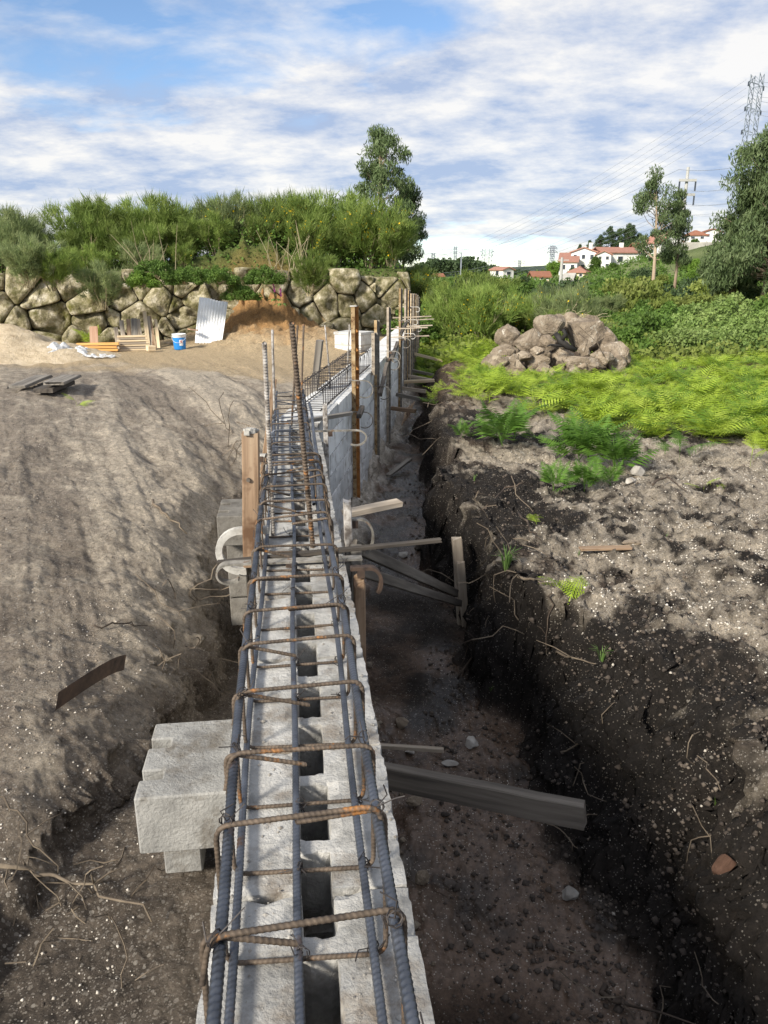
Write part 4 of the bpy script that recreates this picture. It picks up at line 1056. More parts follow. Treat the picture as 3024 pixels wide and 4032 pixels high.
def sheet():
    a = gp(100, 780); b = gp(250, 772); n, m = 44, 22; V = []; F = []
    c0 = Vector((a.x, a.y, 0)); X = Vector((b.x - a.x, b.y - a.y, 0)); Y = Vector((-.25, 1.25, 0))
    for j in range(m):
        for i in range(n):
            q, r_ = i / (n - 1), j / (m - 1)
            wdt = (1 - .55 * q); p = c0 + X * q + Y * ((r_ - .3) * wdt + .1 * math.sin(q * 5))
            ph = fbm(np.array([q * 5.5]), np.array([r_ * 4.0]), 51, 3)[0]; ph2 = abs(fbm(np.array([q * 9 + 3]), np.array([r_ * 6]), 57, 3)[0])
            ridge = math.exp(-((q - .16) / .22) ** 2) * .20 + math.exp(-((q - .48) / .10) ** 2) * .16 + .06 * (1 - q)
            hh = ridge * math.sin(math.pi * min(1, max(0, r_))) ** .7 * (1 + .8 * ph) + .30 * ph2 * (1 - .5 * q)
            V.append((p.x, p.y, gz(p.x, p.y) + .012 + max(0, hh) * .95))
    for j in range(m - 1):
        for i in range(n - 1): F.append((j * n + i, j * n + i + 1, (j + 1) * n + i + 1, (j + 1) * n + i))
    mb_ = MB(); mb_.add(V, F); o = mb_.build('plastic_sheet', MATS['plastic_sheet'], smooth=False); tag(o, 'crumpled white plastic sheet at the foot of the sand heap', 'plastic sheet')
sheet()
# sawn timber stacked by the boulder wall
ty0 = 19.0
def tpt(px, py, Y): return at(px, py, Y)
gbase = gz(at(250, 750, ty0).x, ty0)
stack_rows = [('wood_orange', 160, 254, 747, 'lowest'), ('wood_orange', 172, 252, 742.5, 'middle'), ('wood_orange', 165, 256, 738, 'topmost')]
for i, (m, xa, xb, py, nm) in enumerate(stack_rows):
    pa_, pb_ = at(xa, py, ty0 - .3), at(xb, py, ty0 - .1)
    pa_.z = pb_.z = gz(pa_.x, pa_.y) + .05 + .072 * i
    plank('timber_plank', '%s orange plank of the small pile behind the plastic sheet' % nm, 'plank', pa_, pb_, .16, .055, m, group='orange planks piled behind the plastic sheet')
cnt = ['lowest', 'second', 'third', 'fourth', 'fifth', 'sixth', 'top']
for i in range(7):
    xa, xb = (252 + (i * 5) % 9, 325 - (i * 7) % 12)
    pa_, pb_ = at(xa, 745, ty0 + .1), at(xb, 745, ty0 + .3)
    pa_.z = pb_.z = gz(pa_.x, pa_.y) + .03 + .053 * i
    plank('timber_plank', '%s pale plank of the taller pile left of the blue bucket' % cnt[i], 'plank', pa_, pb_, .22 - .01 * i, .042, ('wood_pale', 'wood_weathered')[i % 2], group='pale planks piled left of the bucket')
plank('timber_block', 'short pale timber offcut at the right end of the plank pile', 'timber', at(318, 752, 18.7), at(334, 752, 18.8), .18, .12, 'wood_pale')
for i, (xb, yb, xt, yt, w, m, lb) in enumerate(((203, 742, 202, 706, .20, 'wood_pink', 'pinkish board leaning upright on the boulders behind the orange planks'), (253, 728, 250, 708, .10, 'wood_weathered', 'short weathered board leaning left of the board cluster'), (268, 735, 262, 693, .11, 'wood_weathered', 'leftmost tall board of the leaning cluster'), (279, 735, 277, 690, .10, 'wood_fresh', 'reddish narrow board in the leaning cluster'), (290, 735, 289, 688, .15, 'wood_grey', 'wide grey board in the leaning cluster'), (304, 738, 297, 690, .12, 'wood_weathered', 'tilted board at the right of the cluster'), (320, 742, 312, 673, .10, 'wood_pale', 'tallest pale board leaning on the boulders'), (324, 742, 318, 684, .13, 'wood_weathered', 'broad board just right of the tallest pale one'), (334, 742, 322, 684, .10, 'wood_fresh', 'slanting reddish board near the tallest one'), (342, 740, 336, 690, .08, 'wood_pale', 'rightmost thin board leaning on the boulders'))):
    pb_ = at(xb, yb, 19.55 + .03 * i); pb_.z = gz(pb_.x, pb_.y) - .02; pt_ = at(xt, yt, 20.25 + .03 * i)
    plank('leaning_board', lb, 'board', pb_, pt_, w, .035, m, up=Vector((.3, -1, 0)))
plank('loose_board', 'square brown board lying on the soil right of the leaning boards', 'board', at(408, 711, 20.2), at(425, 713, 20.3), .25, .03, 'wood_pink')
plank('loose_board', 'thin board flat on the terrace beside the bucket', 'board', on_ground(358, 743, .03), on_ground(375, 744, .03), .1, .03, 'wood_weathered')
# weathered planks on the slope
wp0, wp1 = on_ground(52, 848, .03), on_ground(140, 836, .05)
plank('weathered_plank', 'lower dark plank of the pair lying on the grey left slope', 'plank', wp0 + Vector((.25, -.06, 0)), wp1 + Vector((.02, 0, 0)), .22, .05, 'wood_dark')
plank('weathered_plank', 'left grey plank with a broken end on the left slope', 'plank', wp0 + Vector((-.12, .08, .02)), wp1 + Vector((-.35, .25, .05)), .2, .035, 'wood_grey', rag=.04)
plank('weathered_plank', 'upper brown plank resting across the pair on the left slope', 'plank', wp0 + Vector((.36, -.02, .075)), wp1 + Vector((.06, .08, .07)), .24, .035, 'wood_grey', rag=.04)
# bucket
bp_ = gp(389, 755)
BK = thing('paint_bucket', 'blue paint bucket with a white rim on the sunlit terrace', 'bucket', bp_)
def lathe(prof, n=28):
    V = []; F = []
    for (r, z) in prof:
        for k in range(n): V.append((r * math.cos(6.2832 * k / n), r * math.sin(6.2832 * k / n), z))
    for i in range(len(prof) - 1):
        for k in range(n): F.append((i * n + k, i * n + (k + 1) % n, (i + 1) * n + (k + 1) % n, (i + 1) * n + k))
    return V, F
mb_ = MB(); V, F = lathe([(.001, .0), (.135, 0), (.14, .01), (.158, .29)]); mb_.add(V, F); bb = mb_.build('bucket_body', MATS['bucket_blue'], BK, world=False, smooth=True)
mb_ = MB(); V, F = lathe([(.1585, .29), (.164, .30), (.164, .345), (.172, .35), (.172, .375), (.166, .378), (.155, .37), (.15, .30), (.001, .29)]); mb_.add(V, F); mb_.build('rim', MATS['bucket_white'], BK, world=False, smooth=True)
def patch(a0, a1, z0, z1, r0, r1, mt, nm, par):
    V = []; F = []; n = 8
    for i in range(n + 1):
        a = a0 + (a1 - a0) * i / n
        for z in (z0, z1):
            r = r0 + (r1 - r0) * z / .29; V.append((r * math.cos(a), r * math.sin(a), z))
    for i in range(n): F.append((2 * i, 2 * i + 2, 2 * i + 3, 2 * i + 1))
    q = MB(); q.add(V, F); return q.build(nm, MATS[mt], par, world=False, smooth=True)
patch(-1.35, -.75, .10, .24, .1435, .1605, 'bucket_white', 'print_panel', bb)
patch(-1.20, -.90, .17, .22, .1445, .1615, 'bucket_red', 'print_mark', bb)
hn = MB(); hn.tube([(.17 * math.cos(a), .17 * math.sin(a) - .0, .33 - .20 * math.sin(a * 1.0 - math.pi)) if False else (.175 * math.cos(a), -.175 * abs(math.sin(a)) * .98, .33 - .16 * math.sin(a)) for a in np.linspace(0, math.pi, 14)], .004, 5); hn.build('handle', MATS['bucket_white'], BK, world=False)
# corrugated sheet leaning on the boulders
def corrugated():
    bl, br = at(421, 741, 20.3), at(478, 746, 20.35); tl, tr_ = at(431, 641, 21.5), at(492, 653, 21.5)
    n, m = 82, 8; V = []; F = []
    nrm = (br - bl).cross(tl - bl).normalized()
    for j in range(m):
        r_ = j / (m - 1)
        for i in range(n):
            q = i / (n - 1); p = (bl * (1 - q) + br * q) * (1 - r_) + (tl * (1 - q) + tr_ * q) * r_
            p = p + nrm * (.009 * math.sin(q * 2 * math.pi * 10) + .05 * math.sin(r_ * 3.1) * (1 - q) + .012 * math.sin(q * 9 + r_ * 5)); V.append(p)
    for j in range(m - 1):
        for i in range(n - 1): F.append((j * n + i, j * n + i + 1, (j + 1) * n + i + 1, (j + 1) * n + i))
    q = MB(); q.add(V, F); o = q.build('corrugated_sheet', MATS['sheet_metal'], smooth=True); tag(o, 'tall pale corrugated metal sheet leaning against the boulder wall', 'metal sheet')
    so = o.modifiers.new('thick', 'SOLIDIFY'); so.thickness = .006
corrugated()
# concrete box with lid beyond the wall
cb = at(765, 752, 19.0); cb.z = gz(cb.x, cb.y)
CB = thing('concrete_box', 'pale square concrete chamber with a lid beyond the far cage', 'concrete box', (cb.x, cb.y, cb.z - .1), math.radians(-28))
zt = at(765, 722, 19).z - CB.location.z
mb_ = MB(); mb_.box((0, 0, zt / 2), (.72, .62, zt)); mb_.build('chamber', MATS['concrete_face'], CB, world=False)
mb_ = MB(); mb_.box((0, 0, zt + .035), (.75, .65, .06)); mb_.build('lid', MATS['concrete_face'], CB, world=False)
mb_ = MB(); mb_.box((0, 0, zt * .40), (.726, .626, .03)); mb_.build('joint_band', MATS['plaster_grey'], CB, world=False)
# rusty strip on the left slope
q0, q1 = on_ground(120, 1540, .02), on_ground(268, 1458, .03)
V = []; F = []; nn = 10
for i in range(nn + 1):
    k = i / nn; p = q0 * (1 - k) + q1 * k; p.z = max(p.z, gz(p.x, p.y) + .012) + .02 * math.sin(k * 3.1); hgt = .055
    p += Vector((.03 * math.sin(k * 3.14), .05 * math.sin(k * 3.14), 0)); lean = Vector((.012, .02, hgt))
    for dlt in (Vector((0, 0, -.012)), lean): V += [p + dlt, p + dlt + Vector((.0, .006, .002))]
for i in range(nn):
    b_ = i * 4
    F += [(b_, b_ + 4, b_ + 6, b_ + 2), (b_ + 1, b_ + 3, b_ + 7, b_ + 5), (b_ + 2, b_ + 6, b_ + 7, b_ + 3), (b_, b_ + 1, b_ + 5, b_ + 4)]
F += [(0, 2, 3, 1), (nn * 4, nn * 4 + 1, nn * 4 + 3, nn * 4 + 2)]
mb_ = MB(); mb_.add(V, F); o = mb_.build('iron_strip', MATS['rust_dark'], smooth=False); tag(o, 'curved strip of dark rusty iron half buried in the left slope', 'iron strip')

# ------------------------------------------------------------------ boulder pile on the right bank
def pile():
    Y = 15.5
    spec = [  # display x, y centre, width, height (display px), depth offset, label
        (1095, 733, 52, 52, -.1, 'pale angular boulder perched at the left end of the rubble pile'),
        (1188, 712, 66, 56, -.2, 'large rounded pale boulder on top of the rubble pile, dark below'),
        (1150, 745, 72, 46, -.35, 'brown wedge boulder under the large rounded one'),
        (1262, 732, 92, 74, .15, 'biggest brown boulder forming the right shoulder of the rubble pile'),
        (1322, 778, 78, 56, -.25, 'broad brown boulder at the right foot of the rubble pile'),
        (1232, 705, 62, 42, .35, 'buff boulder just right of the top one on the pile'),
        (1276, 698, 34, 22, .5, 'small white stone on the crest of the rubble pile'),
        (1102, 802, 70, 52, -.75, 'pale speckled boulder at the left foot of the rubble pile'),
        (1165, 785, 62, 54, -.6, 'upright brown boulder in the front of the rubble pile'),
        (1212, 788, 58, 56, -.45, 'dark grey boulder in the middle front of the rubble pile'),
        (1262, 795, 82, 48, -.75, 'flat dark boulder over the black gap at the pile front'),
        (1090, 772, 56, 38, -.3, 'dull brown boulder below the perched pale one'),
        (1188, 812, 30, 24, -.95, 'yellowish small stone at the very front of the pile'),
        (1240, 812, 34, 24, -1.0, 'cream small stone beside the black gap at the pile foot'),
        (1062, 790, 44, 30, -.5, 'low grey stone at the far left of the rubble pile'),
        (1335, 795, 56, 44, -.5, 'speckled boulder at the extreme right foot of the pile'),
        (1308, 745, 66, 60, .2, 'brown boulder behind the right shoulder of the pile'),
        (1170, 765, 120, 60, .6, 'earth-stained boulder hidden in the core of the pile')]
    for i, (px, py, w, h, dy, lb) in enumerate(spec):
        p = at(px, py - 7, Y + dy); k = p.y / (FPX / K) / cp * .96
        o = stone('boulder', lb, 'boulder', p, (w * k * 1.10, max(.25, (w + h) / 2 * k * .9), h * k * 1.16), 200 + i, 'boulder_pale', sub=4, group='boulders in the rubble pile', cuts=11)
        o.rotation_euler = (random.uniform(-.15, .15), random.uniform(-.15, .15), random.uniform(-.4, .4))
    r2 = random.Random(44); nth = ['first', 'second', 'third', 'fourth', 'fifth', 'sixth', 'seventh', 'eighth', 'ninth', 'tenth', 'eleventh', 'twelfth', 'thirteenth', 'fourteenth', 'fifteenth', 'sixteenth']
    xs_ = sorted(r2.uniform(1070, 1345) for _ in range(16))
    for i, px in enumerate(xs_):
        lim = np.interp(px, [1065, 1110, 1190, 1260, 1340], [790, 755, 735, 735, 775]); py = r2.uniform(lim, 815)
        p = at(px, py, Y - .55 - (py - 740) * .006); k = p.y / (FPX / K); s_ = r2.uniform(18, 42) * k
        o = stone('rubble_stone', '%s small rubble stone from the left in the crevices of the boulder pile' % nth[i], 'stone', p, (s_ * 1.2, s_, s_ * .8), 400 + i, 'boulder_pale', group='small stones in the rubble pile'); o.rotation_euler = (r2.uniform(-.5, .5), r2.uniform(-.5, .5), r2.uniform(0, 6))
    # soil core the boulders rest in, its dark colour standing in for crevice shade
    c = at(1215, 800, Y + .1); mbx = MB(); n, m = 40, 14; V = []; F = []
    for j in range(m):
        q = j / (m - 1)
        for i in range(n):
            a = 6.2832 * i / n; x = math.cos(a) * 1.5 * q; y = math.sin(a) * 1.0 * q; gx, gy = c.x + x, c.y + y
            V.append((gx, gy, gz(gx, gy) - .05 + .34 * (1 - q ** 1.6) * (1 + .5 * fbm(np.array([x * 3.]), np.array([y * 3.]), 71, 3)[0])))
    for j in range(m - 1):
        for i in range(n): F.append((j * n + i, (j + 1) * n + i, (j + 1) * n + (i + 1) % n, j * n + (i + 1) % n))
    mbx.add(V, F); o = mbx.build('soil_core', MATS['bark_dark'], smooth=True); tag(o, 'earth packed between the boulders of the rubble pile, coloured dark as crevice shade', 'soil', kind='stuff')
    # charred branch in the middle
    mbx = MB(); P = [at(1200, 720, Y - .75), at(1212, 737, Y - .85), at(1225, 748, Y - .85), at(1243, 757, Y - .85)]
    mbx.tube(P, [.045, .065, .06, .04], 8); mbx.tube([P[1], at(1222, 722, Y - .9), at(1216, 712, Y - .9)], [.05, .04, .03], 7); mbx.tube([P[2], at(1190, 745, Y - .9), at(1182, 748, Y - .9)], [.035, .02, .01], 6)
    o = mbx.build('charred_branch', MATS['charred'], smooth=True); tag(o, 'blackened branch stub jammed under the top boulder of the pile', 'branch')
    for k, (a, b, c_, lb) in enumerate((((1250, 720), (1270, 735), (1262, 760), 'thin root looping over the biggest brown boulder'), ((1130, 780), (1120, 765), (1110, 790), 'thin root on the left front of the rubble pile'), ((1245, 700), (1290, 740), (1305, 770), 'long thin twig draped over the right shoulder of the pile'))):
        mbx = MB(); mbx.tube([at(*a, Y - .6), at(*b, Y - .85), at(*c_, Y - .95)], .008, 5); o = mbx.build('twig', MATS['root_pale'], smooth=True); tag(o, lb, 'twig')
    # dry brush tangled behind the top
    rnd = random.Random(3); mbx = MB(); c = at(1240, 690, Y + .7)
    for k in range(120):
        a = c + Vector((rnd.gauss(0, .22), rnd.gauss(0, .1), rnd.gauss(-.02, .06))); e = Vector((rnd.gauss(0, .2), rnd.gauss(0, .1), rnd.gauss(.03, .08)))
        mbx.tube([a, a + e * .5 + Vector((0, 0, .03)), a + e], .004, 3, False)
    o = mbx.build('dry_brush', MATS['stem'], None); tag(o, 'tangle of dry brush behind the top of the rubble pile', 'brush', kind='stuff')
pile()

# ------------------------------------------------------------------ ferns and grass
def frond(L, npin, detail, rng, droop=.5, width=.42):
    """flat bracken frond along +X, curling down; returns verts, tris"""
    V = []; F = []
    def axis(q):
        a = .9 - droop * 1.9 * q; return np.array([L * q * (1 - .12 * q), 0, L * (.42 * q - droop * .62 * q * q)])
    n = 8
    for i in range(n):       # rachis as a thin strip
        p = axis(i / (n - 1)); w = .006 * (1 - i / n) * L * 1.6
        V += [p + [0, w, 0], p - [0, w, 0]]
        if i: b = len(V) - 4; F += [(b, b + 1, b + 3), (b, b + 3, b + 2)]
    for i in range(npin):
        q = .20 + .80 * (i / (npin - .4)); p = axis(q); t = axis(min(1, q + .03)) - axis(q - .03); t /= np.linalg.norm(t)
        ln = L * width * (1 - (q - .2) / .8) ** .82 * (1 if q > .28 else .85) + .012 * L
        for sd in (-1, 1):
            d = np.array([0, sd, 0]) * .93 + t * .42; d = d / np.linalg.norm(d); dn = -.22 + rng.normal(0, .10)
            up = np.cross(t, np.array([0, 1, 0])); up = up if up[2] > 0 else -up
            d = d + up * dn; d /= np.linalg.norm(d); wv = np.cross(up, d); wv /= np.linalg.norm(wv)
            w = L * (.031 if not detail else .052) * (1 - .45 * q)
            if detail:
                k = 7
                for j in range(k):
                    r_ = (j + .2) / k; c = p + d * ln * r_ + up * (-.10 * ln * r_ * r_); pw = w * 1.5 * (1 - r_) ** .7 + .002; pl = ln / k * .5
                    for s2 in (-1, 1):
                        tip = c + wv * s2 * pw + d * pl * .9; b = len(V)
                        V += [c - d * pl * .55, tip, c + d * pl * .75]; F.append((b, b + 1, b + 2) if s2 > 0 else (b, b + 2, b + 1))
                b = len(V); V += [p - wv * .0025, p + wv * .0025, p + d * ln]; F.append((b, b + 1, b + 2))
            else:
                b = len(V); m = p + d * ln * .42
                V += [p, m + wv * w * .85 - up * .1 * w, m - wv * w * .85 - up * .1 * w, p + d * ln - up * .08 * ln]; F += [(b, b + 2, b + 1), (b + 1, b + 2, b + 3)]
    return np.array(V), np.array(F)
def fern_arrays(h, nf, detail, seed, npin=12, upright=.9, lowest=.15):
    rng = np.random.default_rng(seed); VV = []; FF = []; b = 0
    for k in range(nf):
        V, F = frond(h * rng.uniform(.75, 1.15), npin, detail, rng, rng.uniform(.32, .75), rng.uniform(.36, .46))
        el = rng.uniform(lowest, upright); az = 6.2832 * k / nf + rng.uniform(-.4, .4); ca, sa = math.cos(el), math.sin(el)
        x = V[:, 0] * ca - V[:, 2] * sa; z = V[:, 0] * sa + V[:, 2] * ca
        roll = rng.normal(0, .2); y = V[:, 1] * math.cos(roll); z = z + V[:, 1] * math.sin(roll)
        st = h * rng.uniform(.05, .4)          # bare stalk
        X = np.stack([x * math.cos(az) - y * math.sin(az), x * math.sin(az) + y * math.cos(az), z + st], -1)
        sw = np.array([[.004, 0, 0], [-.004, 0, 0], [.003, 0, st], [-.003, 0, st]])
        VV += [X, sw]; FF += [F + b, np.array([(0, 1, 3), (0, 3, 2)]) + b + len(X)]; b += len(X) + 4
    return np.concatenate(VV), np.concatenate(FF)
FERN_D = [np_mesh('fern', *fern_arrays(1.0, n, False, 40 + n, 16, 1.05, .25)) for n in (8, 11, 14)]
FERN_S = [np_mesh('fern', *fern_arrays(1.0, n, True, 60 + n, 11, 1.2)) for n in (2, 3)]
for me in FERN_D + FERN_S: me.materials.append(MATS['fern_green'])
FERN_B = [me.copy() for me in FERN_D + FERN_S]
for me in FERN_B: me.materials.clear(); me.materials.append(MATS['fern_bright'])
def fern(px, py, hpx, label, which=0, bright=False, rz=None):
    p = gp(px, py); k = p.y / (FPX / K); s = hpx * k * 1.7
    o = link('fern', (FERN_B if bright else FERN_D + FERN_S)[which], None, None, p - Vector((0, 0, .02))); o.scale = (s * 1.15, s * 1.15, s); o.rotation_euler = (0, 0, rz if rz is not None else random.uniform(0, 6))
    return tag(o, label, 'fern', 'single ferns on the bank')
fern(1270, 1005, 70, 'largest dark green fern in the middle of the gravel bank', 2)
fern(1325, 1020, 60, 'green fern at the right of the largest bank fern', 1)
fern(1250, 1000, 62, 'green fern overlapping the left of the largest bank fern', 1)
fern(1345, 1008, 46, 'small fern behind the white stone on the bank', 0)
fern(1195, 1062, 42, 'low spreading fern in front of the largest one, left', 1)
fern(1262, 1062, 44, 'low spreading fern in front of the largest one, centre', 2)
fern(1318, 1050, 36, 'low spreading fern in front of the largest one, right', 0)
fern(1085, 970, 66, 'tall fern left of the bank clump near the trench lip', 1)
fern(1110, 955, 55, 'fern just behind the tall one near the trench lip', 0)
fern(1000, 945, 26, 'sparse low fern by the trench lip', 0)
fern(1466, 1000, 52, 'lone spindly fern right of the bank clump', 4)
fern(1436, 985, 34, 'small fern left of the lone spindly one', 3)
fern(1520, 1058, 26, 'little fern low on the right of the bank', 3, True)
fern(1560, 1062, 16, 'tiny fern right of the little low one', 3, True)
fern(1226, 1312, 70, 'single bright fern shoot hanging on the trench edge', 3, True)
fern(1160, 1135, 28, 'small bright fern shoot above the grass tuft', 3, True)
fern(1620, 1010, 60, 'tall thin fern near the right edge of the bank', 4, True)
fern(166, 878, 22, 'tiny bright fern on the left slope below the planks', 3, True)
fern(200, 748, 26, 'bright fern growing behind the orange planks', 0, True)
def fern_field():
    rng = np.random.default_rng(8); arr = [fern_arrays(1.0, 7, False, 80 + i, 9, .75, .05) for i in range(6)]
    VV = []; FF = []; b = 0; n = 0
    while n < 1150:
        px = rng.uniform(930, 1760); py = 775 + 185 * rng.random() ** 1.15
        if n > 1000: px = rng.uniform(900, 1060); py = rng.uniform(748, 785)
        # lower-left edge of the field runs obliquely
        if n <= 1000 and py > 868 + (px - 1000) * .14 + 12 * math.sin(px * .05): continue
        if n <= 1000 and px < 990 and py < 850: continue
        if 1075 < px < 1345 and py < 812: continue
        p = atz(px, py, -.6); z = gz(p.x, p.y); V, F = arr[n % 6]; s = (.16 + .30 * rng.random() ** 1.4) * (.75 if px < 1010 or (1060 < px < 1360 and py < 860) else 1); a = rng.uniform(0, 6.28)
        X = np.stack([(V[:, 0] * math.cos(a) - V[:, 1] * math.sin(a)) * s * 1.2 + p.x, (V[:, 0] * math.sin(a) + V[:, 1] * math.cos(a)) * s * 1.2 + p.y, V[:, 2] * s * rng.uniform(.6, 1.15) + z], -1)
        VV.append(X); FF.append(F + b); b += len(V); n += 1
    for j, (nm_, mt_, lb_) in enumerate((('bracken_field', 'fern_bright', 'dense bright green bracken covering the bank around the boulder pile'), ('bracken_field', 'fern_mid', 'deeper green fronds mixed into the bright bracken field'))):
        sel = [i for i in range(len(VV)) if (i % 4 == 3) == (j == 1)]; V2 = []; F2 = []; b2 = 0
        for i in sel: V2.append(VV[i]); F2.append(FF[i] - FF[i].min() + b2); b2 += len(VV[i])
        o = link(nm_, np_mesh(nm_, np.concatenate(V2), np.concatenate(F2)), MATS[mt_]); tag(o, lb_, 'bracken', kind='stuff')
fern_field()
def grass_tuft(px, py, hpx, n, label, m='grass', seed=0):
    p = gp(px, py); s = hpx * p.y / (FPX / K); rnd = random.Random(seed); mbx = MB()
    for k in range(n):
        a = rnd.uniform(0, 6.28); tl = rnd.uniform(.15, .75); L = s * rnd.uniform(.6, 1.15); w = s * .022
        X = Vector((math.cos(a), math.sin(a), 0)); sd = Vector((-X.y, X.x, 0)); b0 = p + X * rnd.uniform(0, .08) * s + Vector((0, 0, -.01))
        m_ = b0 + X * tl * L * .35 + Vector((0, 0, L * .62)); e = b0 + X * tl * L * .95 + Vector((0, 0, L * (1 - .45 * tl)))
        mbx.add([b0 + sd * w, b0 - sd * w, m_ + sd * w * .8, m_ - sd * w * .8, e], [(0, 1, 3, 2), (2, 3, 4)])
    o = mbx.build('grass_tuft', MATS[m]); return tag(o, label, 'grass', 'grass tufts on the right bank')
grass_tuft(1092, 1238, 66, 46, 'blue-green grass tuft on the trench lip above the split stake', seed=1)
grass_tuft(1300, 1425, 56, 16, 'tall thin grass blades on the dark bank under the fern shoot', seed=2)
grass_tuft(1545, 1735, 22, 10, 'small broad-leaved seedling on the near right bank', 'bramble', 3)
grass_tuft(1228, 1285, 26, 8, 'few grass blades left of the single fern shoot', seed=4)
grass_tuft(1610, 1620, 26, 9, 'seedling at the right edge of the bank', 'bramble', 5)
grass_tuft(1060, 1500, 24, 12, 'small weed at the bank foot beside the trench floor', 'bramble', 6)
grass_tuft(1250, 1205, 18, 12, 'low green weed beside the tan offcut', 'grass', 7)
grass_tuft(1440, 1160, 16, 7, 'tiny grass shoot alone on the pale gravel', 'grass', 8)
grass_tuft(1025, 1040, 20, 12, 'pale grass wisps on the bank edge past the cross bar', 'grass', 9)
# roots and sticks
def rootline(pts, r, m, label, seed=0, kinds='root', br=2, lift=.02):
    rnd = random.Random(seed); P = []
    G = [gp(*p) + Vector((0, 0, lift)) for p in pts]
    for i in range(len(G) - 1):
        for k in range(4):
            q = k / 4; P.append(G[i] * (1 - q) + G[i + 1] * q + Vector((rnd.gauss(0, .012), rnd.gauss(0, .012), abs(rnd.gauss(0, .012)))))
    P.append(G[-1]); mbx = MB(); n = len(P); mbx.tube(P, [r * (1 - .7 * i / n) for i in range(n)], 6)
    for k in range(br):
        i = rnd.randrange(2, max(3, n - 1)); e = Vector((rnd.gauss(0, .10), rnd.gauss(0, .08), abs(rnd.gauss(.05, .05)))); mbx.tube([P[i], P[i] + e * .5 + Vector((0, 0, .01)), P[i] + e], [r * .5, r * .35, r * .15], 5)
    o = mbx.build(kinds, MATS[m], smooth=True); return tag(o, label, 'root' if kinds == 'root' else 'stick')
rootline([(985, 1475), (1020, 1440), (1050, 1378), (1090, 1368)], .009, 'root', 'forked dark root lying from the trench floor up the bank foot', 1)
rootline([(1190, 1422), (1240, 1432), (1285, 1445)], .008, 'root_pale', 'broken stick pointing out of the bank beside the thin grass', 2, 'stick', 1)
rootline([(1118, 1275), (1150, 1262), (1195, 1278)], .010, 'root_pale', 'pale broken stick on the trench edge left of the fern shoot', 3, 'stick', 1)
rootline([(1130, 1050), (1090, 1062), (1040, 1110), (990, 1160)], .008, 'root', 'long dark root hanging along the trench lip past the grass tuft', 4)
rootline([(1195, 1300), (1185, 1360), (1180, 1420)], .006, 'root', 'dark root hanging straight down the bank face', 5)
rootline([(1405, 1062), (1440, 1048), (1480, 1075)], .010, 'root', 'arched black twig on the gravel behind the offcut', 6, 'stick', 0, .05)
rootline([(1120, 1120), (1150, 1165), (1170, 1185)], .010, 'root', 'dark stick leaning on the bank above the grass tuft', 7, 'stick', 1, .04)
rootline([(1195, 1650), (1290, 1590), (1330, 1530)], .005, 'root_pale', 'thin pale root curving over the dark near mound', 8)
rootline([(0, 1905), (90, 1912), (200, 1945), (330, 2010)], .008, 'root_pale', 'brown root running across the lower left soil', 9, lift=.03)
rootline([(0, 1745), (60, 1800), (110, 1900), (190, 1985)], .004, 'root_pale', 'pale hair root hanging from the left soil edge', 10, lift=.03)
rootline([(210, 1365), (270, 1358), (320, 1362)], .005, 'root', 'thin twig lying on the left slope beside the pit', 11, 'stick')
rootline([(300, 1250), (370, 1330), (395, 1350)], .004, 'root_pale', 'pair of fine pale roots on the left pit edge', 12)
rootline([(330, 1090), (360, 1120), (405, 1160)], .012, 'root_pale', 'torn pale root lying down the left slope', 13, 'stick', 0)
rootline([(1300, 2150), (1340, 2180), (1370, 2212)], .012, 'root', 'curved dark root at the bottom edge of the trench floor', 14)
rootline([(1030, 1390), (1010, 1430), (990, 1470)], .006, 'root', 'thin dark root near the forked one on the trench floor', 15)
def fine_roots():
    rnd = random.Random(9); mbx = MB()
    zones = [((0, 300), (1850, 2200), 34), ((330, 480), (1280, 1480), 24), ((960, 1180), (1080, 1420), 26), ((1180, 1650), (1650, 2150), 22), ((480, 520), (900, 1010), 14), ((900, 1000), (850, 960), 14)]
    for (x0, x1), (y0, y1), n in zones:
        for k in range(n):
            g = gp(rnd.uniform(x0, x1), rnd.uniform(y0, y1)); s = .05 * g.y ** .6; P = [g]
            d = Vector((rnd.gauss(0, 1), rnd.gauss(0, .7), rnd.gauss(.1, .5))).normalized()
            for j in range(5): d = (d + Vector((rnd.gauss(0, .45), rnd.gauss(0, .45), rnd.gauss(-.1, .4)))).normalized(); P.append(P[-1] + d * s * rnd.uniform(.3, .8))
            mbx.tube(P, [.0016 * g.y ** .5] * 6, 3, False)
    o = mbx.build('fine_roots', MATS['root_pale']); tag(o, 'tangle of hair-thin roots sticking out of the cut soil', 'roots', kind='stuff')
fine_roots()

# ------------------------------------------------------------------ shrubs and trees
def tris_from(P, D, Ln, W, rng):
    """thin upright blades: base P, direction D, length, width"""
    n = len(P); side = np.cross(D, rng.normal(size=(n, 3))); side /= np.linalg.norm(side, axis=1)[:, None] + 1e-9
    V = np.stack([P + side * W[:, None], P - side * W[:, None], P + D * Ln[:, None]], 1).reshape(-1, 3)
    return V, np.arange(3 * n).reshape(-1, 3)
def leaves_from(P, size, rng, aspect=.5, droop=0.0, outward=None):
    n = len(P); D = rng.normal(size=(n, 3)); D[:, 2] -= droop * 2.2; D /= np.linalg.norm(D, axis=1)[:, None]
    S = np.cross(D, rng.normal(size=(n, 3))); S /= np.linalg.norm(S, axis=1)[:, None] + 1e-9
    s = size * rng.uniform(.6, 1.3, n)
    a = P - D * s[:, None] * .5; b = P + D * s[:, None] * .5
    V = np.stack([a, P + S * s[:, None] * aspect * .5, b, P - S * s[:, None] * aspect * .5], 1).reshape(-1, 3)
    return V, np.arange(4 * n).reshape(-1, 4)
